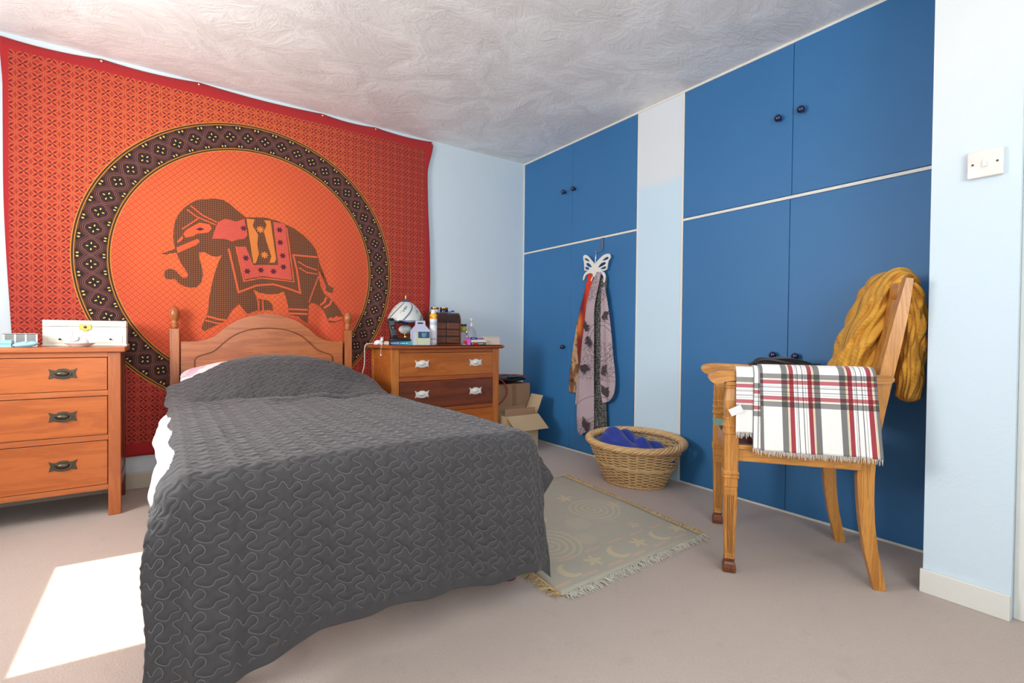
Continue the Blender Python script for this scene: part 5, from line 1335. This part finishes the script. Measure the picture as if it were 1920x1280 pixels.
def armchair():
    r = thing('armchair', 'golden oak armchair with fluted front legs before the right wardrobe', 'chair', (CH[0], CH[1], 0), CA)
    leg = [(.018, .0), (.022, .003), (.0235, .018), (.021, .032), (.0165, .040), (.0165, .046), (.0185, .048), (.0185, .054), (.0175, .058), (.0195, .12), (.0225, .22), (.0245, .31), (.0245, .312), (.0225, .314), (.0245, .316), (.0245, .326), (.0225, .328), (.0255, .332),
           (.0255, .362), (.0285, .366), (.0285, .374), (.026, .376), (.029, .380), (.029, .388), (.0255, .392), (.0255, .500), (.0255, .530), (.029, .533), (.029, .541), (.0265, .544), (.0265, .556), (.0285, .560), (.0285, .566), (.0255, .570), (.0255, .586), (.027, .588), (.027, .592), (.0245, .596),
           (.0255, .62), (.0245, .66), (.021, .69), (.0195, .704), (.023, .707), (.023, .712), (.021, .714), (.0245, .718), (.0245, .732)]
    for sx, fy in ((-.250, .250), (.268, .250)):
        l = obj('front_leg', sq_lathe(B(), leg, sx, fy), m_oak, r)
        ft = B(); sq_lathe(ft, [(.0185, .0), (.0225, .002), (.0242, .018), (.0215, .033), (.017, .041), (.017, .0462), (.0193, .0482), (.0193, .0542)], sx, fy); obj('block_foot', ft, m_oakd, l)
        fl = B()
        for k in (-.010, -.0035, .0035, .010):
            box(fl, (sx+k-.0009, fy-.0255, .075), (sx+k+.0009, fy-.018, .30)); box(fl, (sx-.0255, fy+k-.0009, .075), (sx-.018, fy+k+.0009, .30))
        bmesh.ops.bisect_plane(fl, geom=fl.verts[:]+fl.edges[:]+fl.faces[:], plane_co=(0, 0, .2), plane_no=(0, 0, 1))
        for v in fl.verts:
            k = (.0180+(v.co.z-.058)*.0262)/.0245 if v.co.z < .31 else 1
            for i, c0 in ((0, sx), (1, fy)):
                d = v.co[i]-c0
                v.co[i] = c0 + (d*k + (-.0002 if d < -.02 else 0))
        obj('fluting', fl, m_oakd, l)
    # rear legs run up into the raked back posts
    def post(x, xt):
        zs = [0, .05, .14, .24, .32, .40, .48, .56, .66, .78, .90, 1.0, 1.085, 1.113]
        ys = np.interp(zs, [0, .14, .27, .42, .49, .70, .97, 1.113], [-.249, -.219, -.202, -.198, -.203, -.2415, -.2945, -.318])
        th = np.interp(zs, [0, .27, .45, .6, .97, 1.113], [.037, .046, .056, .046, .040, .022])
        return [(x+(xt-x)*sstep(np.float64(z), .35, 1.0), y, z, t_) for z, y, t_ in zip(zs, ys, th)]
    for x in (-.225, .215): obj('back_post', sweep_rect(B(), post(x, x), .034, 0), m_oak, r)
    # seat rails, seat
    obj('front_rail', box(B(), (-.232, .238, .428), (.250, .262, .492), .003), wood('golden_oak_cross', lin(158, 96, 36), lin(212, 148, 70), 0, 12, knots=False, ring=40), r)
    def bar(n, a, b, z0, z1, t, mat):
        a = Vector((*a, 0)); b = Vector((*b, 0)); d = b-a; ang = math.atan2(d.y, d.x); bm = box(B(), (0, -t/2, z0), (d.length, t/2, z1), .003)
        for v in bm.verts: v.co = Matrix.Rotation(ang, 3, 'Z') @ v.co + a
        return obj(n, bm, mat, r)
    for a, b in (((-.252, -.178), (-.252, .228)), ((.240, -.178), (.268, .228))):
        bar('side_rail', a, b, .429, .473, .022, m_oakh); bar('side_moulding', (a[0]*1.0, a[1]), b, .4735, .492, .030, m_oakh)
    bar('back_rail', (-.21, -.205), (.20, -.205), .430, .490, .022, m_oakh)
    st = B(); prism(st, [(-.236, -.185), (.228, -.185), (.25, .236), (-.236, .236)], .4925, .512)
    for v in st.verts: v.co = Vector((v.co.x, v.co.z, v.co.y))
    obj('seat', st, m_seat, r)
    # arms with scrolled fronts
    for x, xb in ((-.252, -.238), (.268, .228)):
        pts = []; prof = spline([(.322, .728), (.334, .742), (.330, .758), (.312, .768), (.27, .774), (.18, .772), (0, .768), (-.15, .768), (-.262, .770), (-.262, .742), (-.15, .740), (0, .738), (.18, .738), (.262, .734), (.288, .724), (.306, .720)], 5, True)
        bm = B(); prism(bm, [(p.x, p.y) for p in prof], -.0265, .0265)
        for v in bm.verts:
            y_ = v.co.x; k = (y_+.26)/.6
            v.co = Vector((xb+(x-xb)*min(1, k*1.2) + v.co.y*(.62+.38*min(1, k*1.6)), y_, v.co.z))
        bmesh.ops.bevel(bm, geom=[e for e in bm.edges if len(e.link_faces) == 2 and e.calc_face_angle(0) > 1.2], offset=.005, segments=2, affect='EDGES')
        obj('arm', bm, m_oakh, r, auto=35)
    # back: top rail, lower rail and splats
    obj('crest_rail', box(B(), (-.208, -.318, 1.045), (.198, -.296, 1.100), .004), wood('golden_oak_crest', lin(158, 96, 36), lin(212, 148, 70), 0, 12, knots=False), r)
    obj('lower_back_rail', box(B(), (-.208, -.232, .585), (.198, -.212, .625), .003), m_oakh, r)
    for x in (-.13, -.045, .04, .125):
        pth = [(x, y, z, .012) for y, z in ((-.222, .62), (-.235, .70), (-.262, .83), (-.285, .95), (-.302, 1.05))]
        obj('back_splat', sweep_rect(B(), pth, .042, 0), m_oak, r)
armchair()
def chair_root(o): o.location = (CH[0], CH[1], 0); o.rotation_euler = (0, 0, CA); return o
# ------------------------------------------------------------------ tartan blanket over the near arm
def tartan():
    m = Mat('white_tartan_wool', .9); u, v, _ = m.xyz('UV')
    def stripes(t, off, per, k):
        p = ((t-off)/per).fract()*per            # 0..per
        def band(a, b): return (p.gt(a))*(p.lt(b))
        g = band(0, .019).max(band(.103, .122)); rd = band(.025, .039).max(band(.083, .097)); bl = band(.050, .0525).max(band(.066, .0685)).max(band(.0455, .0465)).max(band(.0755, .0765))
        yl = band(.0205, .0232).max(band(.0990, .1015))
        c = m.mix(g, (1, 1, 1), tuple(x*k[0] for x in (1, 1, 1.02))); c = m.mix(rd, c, k[1]); c = m.mix(bl, c, k[2]); return m.mix(yl, c, k[3])
    a = stripes(u, .070, .182, (.21, (.40, .04, .065), (.12, .13, .16), (.75, .55, .18)))
    b = stripes(v, .062, .320, (.30, (.56, .15, .19), (.24, .26, .28), (.9, .84, .6)))
    n = m.noise(380, 2); w = lin(252, 250, 246)
    c = m.mix(1.0, m.mix(1.0, a, b, 'MULTIPLY'), w, 'MULTIPLY'); c = m.mix((n-.5)*.35+.06, c, lin(120, 116, 112))
    m.color(c); m.bump(n, .3, .002); m.set('Sheen Weight', .3)
    r = thing('blanket', 'white tartan blanket with red and black checks folded over the chair arm', 'blanket', (CH[0], CH[1], 0), CA)
    mf = flat('white_wool_fringe', lin(230, 224, 212), .95)
    def layer(f0, f1, zb, off, du, dv, inner=.16, wav=1.0, slant=0.0, name='cloth_layer'):
        nu, nv = 56, 80; rad = .036+off
        def fn(U, V):
            fy = f0+(f1-f0)*U; L = inner + PI*rad + (.768-zb)
            s = V*L; x = np.zeros_like(s); z = np.zeros_like(s)
            a = s < inner; b = (s >= inner) & (s < inner+PI*rad); c = s >= inner+PI*rad
            ang = (s-inner)/rad
            x = np.where(a, rad, np.where(b, rad*np.cos(ang), -rad)); 
            z = np.where(a, .757-(inner-s), np.where(b, .757+rad*np.sin(ang)*.85, .757-(s-inner-PI*rad)))
            hang_ = np.clip((s-inner-PI*rad)/.28, 0, 1)
            x = np.where(c, x - wav*(.006*np.sin(fy*24+.7)+.004*np.sin(fy*57))*hang_ - .012*hang_*wav + .0, x)
            fy2 = fy + slant*hang_ - .012*hang_*U
            return (x-.252, fy2, z)
        U, V = np.meshgrid(np.linspace(0, 1, nu), np.linspace(0, 1, nv)); P = np.stack(fn(U, V), -1)
        L = inner+PI*rad+(.768-zb)
        uv = np.stack([(f0-(f0+(f1-f0)*U))+du, V*L-inner-PI*rad*.5+dv], -1)
        o = link(name, grid_mesh(name, P.reshape(-1, 3), nu, nv, uv=uv.reshape(-1, 2)), m, r); solid(o, .004, 0)
        e = P[-1]; bm = B(); N = int(abs(f1-f0)/.0032)
        for k in range(N):
            t = (k+random.random()*.5)/N*(nu-1); i = min(int(t), nu-2); p = Vector(e[i])*(1-t+i)+Vector(e[i+1])*(t-i); l = random.uniform(.012, .024)
            q = p+Vector((random.uniform(-.003, .002), random.uniform(-.004, .004), -l)); tube(bm, [p+Vector((0, 0, .002)), (p+q)/2+Vector((0, random.uniform(-.001, .001), 0)), q], [.0014, .0012, .0006], 3)
        stuff(obj('fringe', bm, mf, o))
        return o
    layer(.238, -.10, .556, .000, .012, .000, inner=.10)
    layer(.180, -.14, .500, .006, -.062, -.030, inner=.12)
    layer(.160, -.205, .497, .012, .0, .0, inner=.20, slant=-.008)
    obj('care_label', box(B(), (-.300, .215, .612), (-.2985, .262, .640), 0, rot=Matrix.Rotation(math.radians(-28), 3, 'X')), m_china, r)
tartan()
# ------------------------------------------------------------------ mustard cable-knit scarf over the back of the chair
def loft(name, path, secs, mat, nu=64, parent=None, lob=None, ripple=None, sub=10):
    """path of (y, z), sections (half thickness across path, half width along x, x centre)"""
    P = np.array([[p.x, p.y] for p in spline(path, sub)]); S = np.array([[p.x, p.y, p.z] for p in spline(secs, sub)]); n = len(P)
    d = np.gradient(P, axis=0); d /= np.linalg.norm(d, axis=1, keepdims=True); nn = np.stack([d[:, 1], -d[:, 0]], 1)
    T = np.linspace(0, 2*PI, nu, endpoint=False); ce = np.sign(np.cos(T))*np.abs(np.cos(T))**.8; se = np.sign(np.sin(T))*np.abs(np.sin(T))**.8
    L = np.r_[0, np.cumsum(np.hypot(*np.diff(P, axis=0).T))]
    k = np.ones((n, nu))
    if ripple is not None: k = k + ripple(T[None], L[:, None])
    endf = np.minimum(np.clip(np.arange(n)/3.0, .02, 1), np.clip((n-1-np.arange(n))/3.0, .02, 1))[:, None]**.5
    a = S[:, :1]*ce[None]*k*endf; w = S[:, 1:2]*se[None]*k*endf + S[:, 2:3]
    y = P[:, :1]+nn[:, :1]*a; z = P[:, 1:2]+nn[:, 1:2]*a
    uv = np.stack([np.broadcast_to(T[None]/(2*PI), (n, nu)), np.broadcast_to(L[:, None], (n, nu))], -1)
    return link(name, grid_mesh(name, np.stack([w, y, z], -1).reshape(-1, 3), nu, n, True, uv=uv.reshape(-1, 2)), mat, parent)
def mustard():
    m = Mat('mustard_cable_knit', .9); u, v, _ = m.xyz('UV'); n = m.noise(7, 3); k = m.noise(320, 2)
    ph = v*30; c1 = ((u*2*PI*9 + (ph.sin())*1.3).sin()).abs(); rib = (v*420 + (u*2*PI*9).sin()*2).sin()
    hgt = c1*.9 + rib*.12 + k*.25
    m.color(m.mix(n*.5+c1*.5, lin(204, 140, 44), lin(236, 176, 66))); m.bump(hgt, .7, .008); m.set('Sheen Weight', .08)
    r = thing('scarf', 'mustard cable-knit scarf draped over the chair back', 'scarf', (CH[0], CH[1], 0), CA)
    rip = lambda T, L: .10*np.sin(T*7+3*np.sin(L*16)) + .07*np.sin(T*12+L*40) + .05*np.sin(L*55+T*3)
    loft('front_length', [(-.185, .545), (-.195, .64), (-.215, .76), (-.248, .88), (-.284, .99), (-.318, 1.085), (-.352, 1.128), (-.382, 1.118), (-.398, 1.07)],
         [(.040, .11, .02), (.050, .125, .02), (.055, .13, .02), (.054, .135, .015), (.050, .14, .01), (.046, .14, .01), (.040, .135, .02), (.034, .12, .03), (.030, .10, .04)], m, 96, r, ripple=rip)
    rip2 = lambda T, L: .12*np.sin(T*5+3*np.sin(L*14)) + .08*np.sin(T*9+L*44) + .06*np.sin(L*60+T*2)
    loft('back_length', [(-.370, 1.118), (-.408, 1.07), (-.430, .97), (-.437, .86), (-.437, .78), (-.425, .715)], [(.034, .06, .115), (.040, .07, .115), (.042, .07, .115), (.044, .07, .115), (.042, .065, .115), (.030, .055, .115)], m, 64, r, ripple=rip2)
    loft('back_length', [(-.365, 1.105), (-.392, 1.06), (-.398, .95), (-.395, .84), (-.390, .75), (-.385, .66)], [(.026, .06, -.06), (.030, .065, -.06), (.030, .065, -.06), (.030, .06, -.06), (.034, .06, -.06), (.028, .05, -.06)], m, 64, r, ripple=rip2)
mustard()
def black_garment():
    m = flat('black_knit', lin(14, 14, 18), .9, .3, 60); m.set('Sheen Weight', .15)
    rip = lambda T, L: .16*np.sin(T*5+L*30) + .22*np.sin(L*46+T*2)
    r = thing('garment', 'black folded garment lying over the far arm of the chair', 'clothing', (CH[0], CH[1], 0), CA)
    loft('folded_knit', [(.125, .772), (.100, .778), (.075, .786), (.02, .788), (-.03, .787), (-.08, .784), (-.13, .778)], [(.003, .04, .255), (.007, .06, .255), (.016, .07, .255), (.017, .07, .255), (.019, .07, .255), (.016, .07, .255), (.010, .06, .255)], m, 56, r, ripple=rip)
    def drop(U, V): return (.175-.012*np.sin(U*9), .12-.27*U, .775-.20*V+.004*np.sin(U*20))
    sheet('hanging_side', lambda U, V: (.172-.010*np.sin(U*9)+0*V, .12-.27*U+0*V, .785-.22*V+0*U), 24, 10, m, r, .008)
black_garment()
def seat_things():
    mt = flat('pale_teal_paper', lin(140, 186, 176), .7, .05)
    o = obj('paper', box(B(), (.02, .10, .5135), (.20, .285, .5150), .0005), mt); chair_root(o)
    tag(o, 'pale teal sheet of paper jutting over the front of the chair seat', 'paper')
    bm = B(); t1 = [(-.20, .20, .5135), (.07, .23, .575), (-.04, .19, .6)]
    p = flat('bright_pink_cloth', lin(226, 96, 168), .6, .15, 30)
    o = link('pink_soft_toy', pillow_mesh('pink_soft_toy', -.150, .195, .548, .055, .050, .034, .9), p); chair_root(o)
    tag(o, 'bright pink cloth bundle on the chair seat behind the near front leg', 'bundle')
    obj('pink_tab', box(B(), (-.205, .165, .517), (-.165, .215, .530), .005, 3), p, o, auto=40)
seat_things()

# ------------------------------------------------------------------ light switch on the nib wall
def switch():
    r = thing('light_switch', 'white single rocker light switch on the pale blue wall at the right', 'switch', (2.222, .449, 1.478))
    mw = flat('white_plastic_plate', lin(238, 234, 228), .25, .02)
    obj('back_box', box(B(), (-.012, -.043, -.043), (-.0002, .043, .043), .001), mw, r)
    obj('plate', box(B(), (-.020, -.044, -.044), (-.012, .044, .044), .003, 3), mw, r, auto=40)
    k = obj('rocker', box(B(), (-.0245, -.006, -.012), (-.0195, .006, .012), .0012, 2, rot=Matrix.Rotation(math.radians(7), 3, 'Y')), mw, r, auto=40)
    for s in (-1, 1): obj('screw', lathe(B(), [(.0036, 0), (.0034, .0012), (0, .0016)], (-.0198, s*.030, 0), 14, M=Matrix.Rotation(-PI/2, 3, 'Y')), m_bronze, r)
switch()
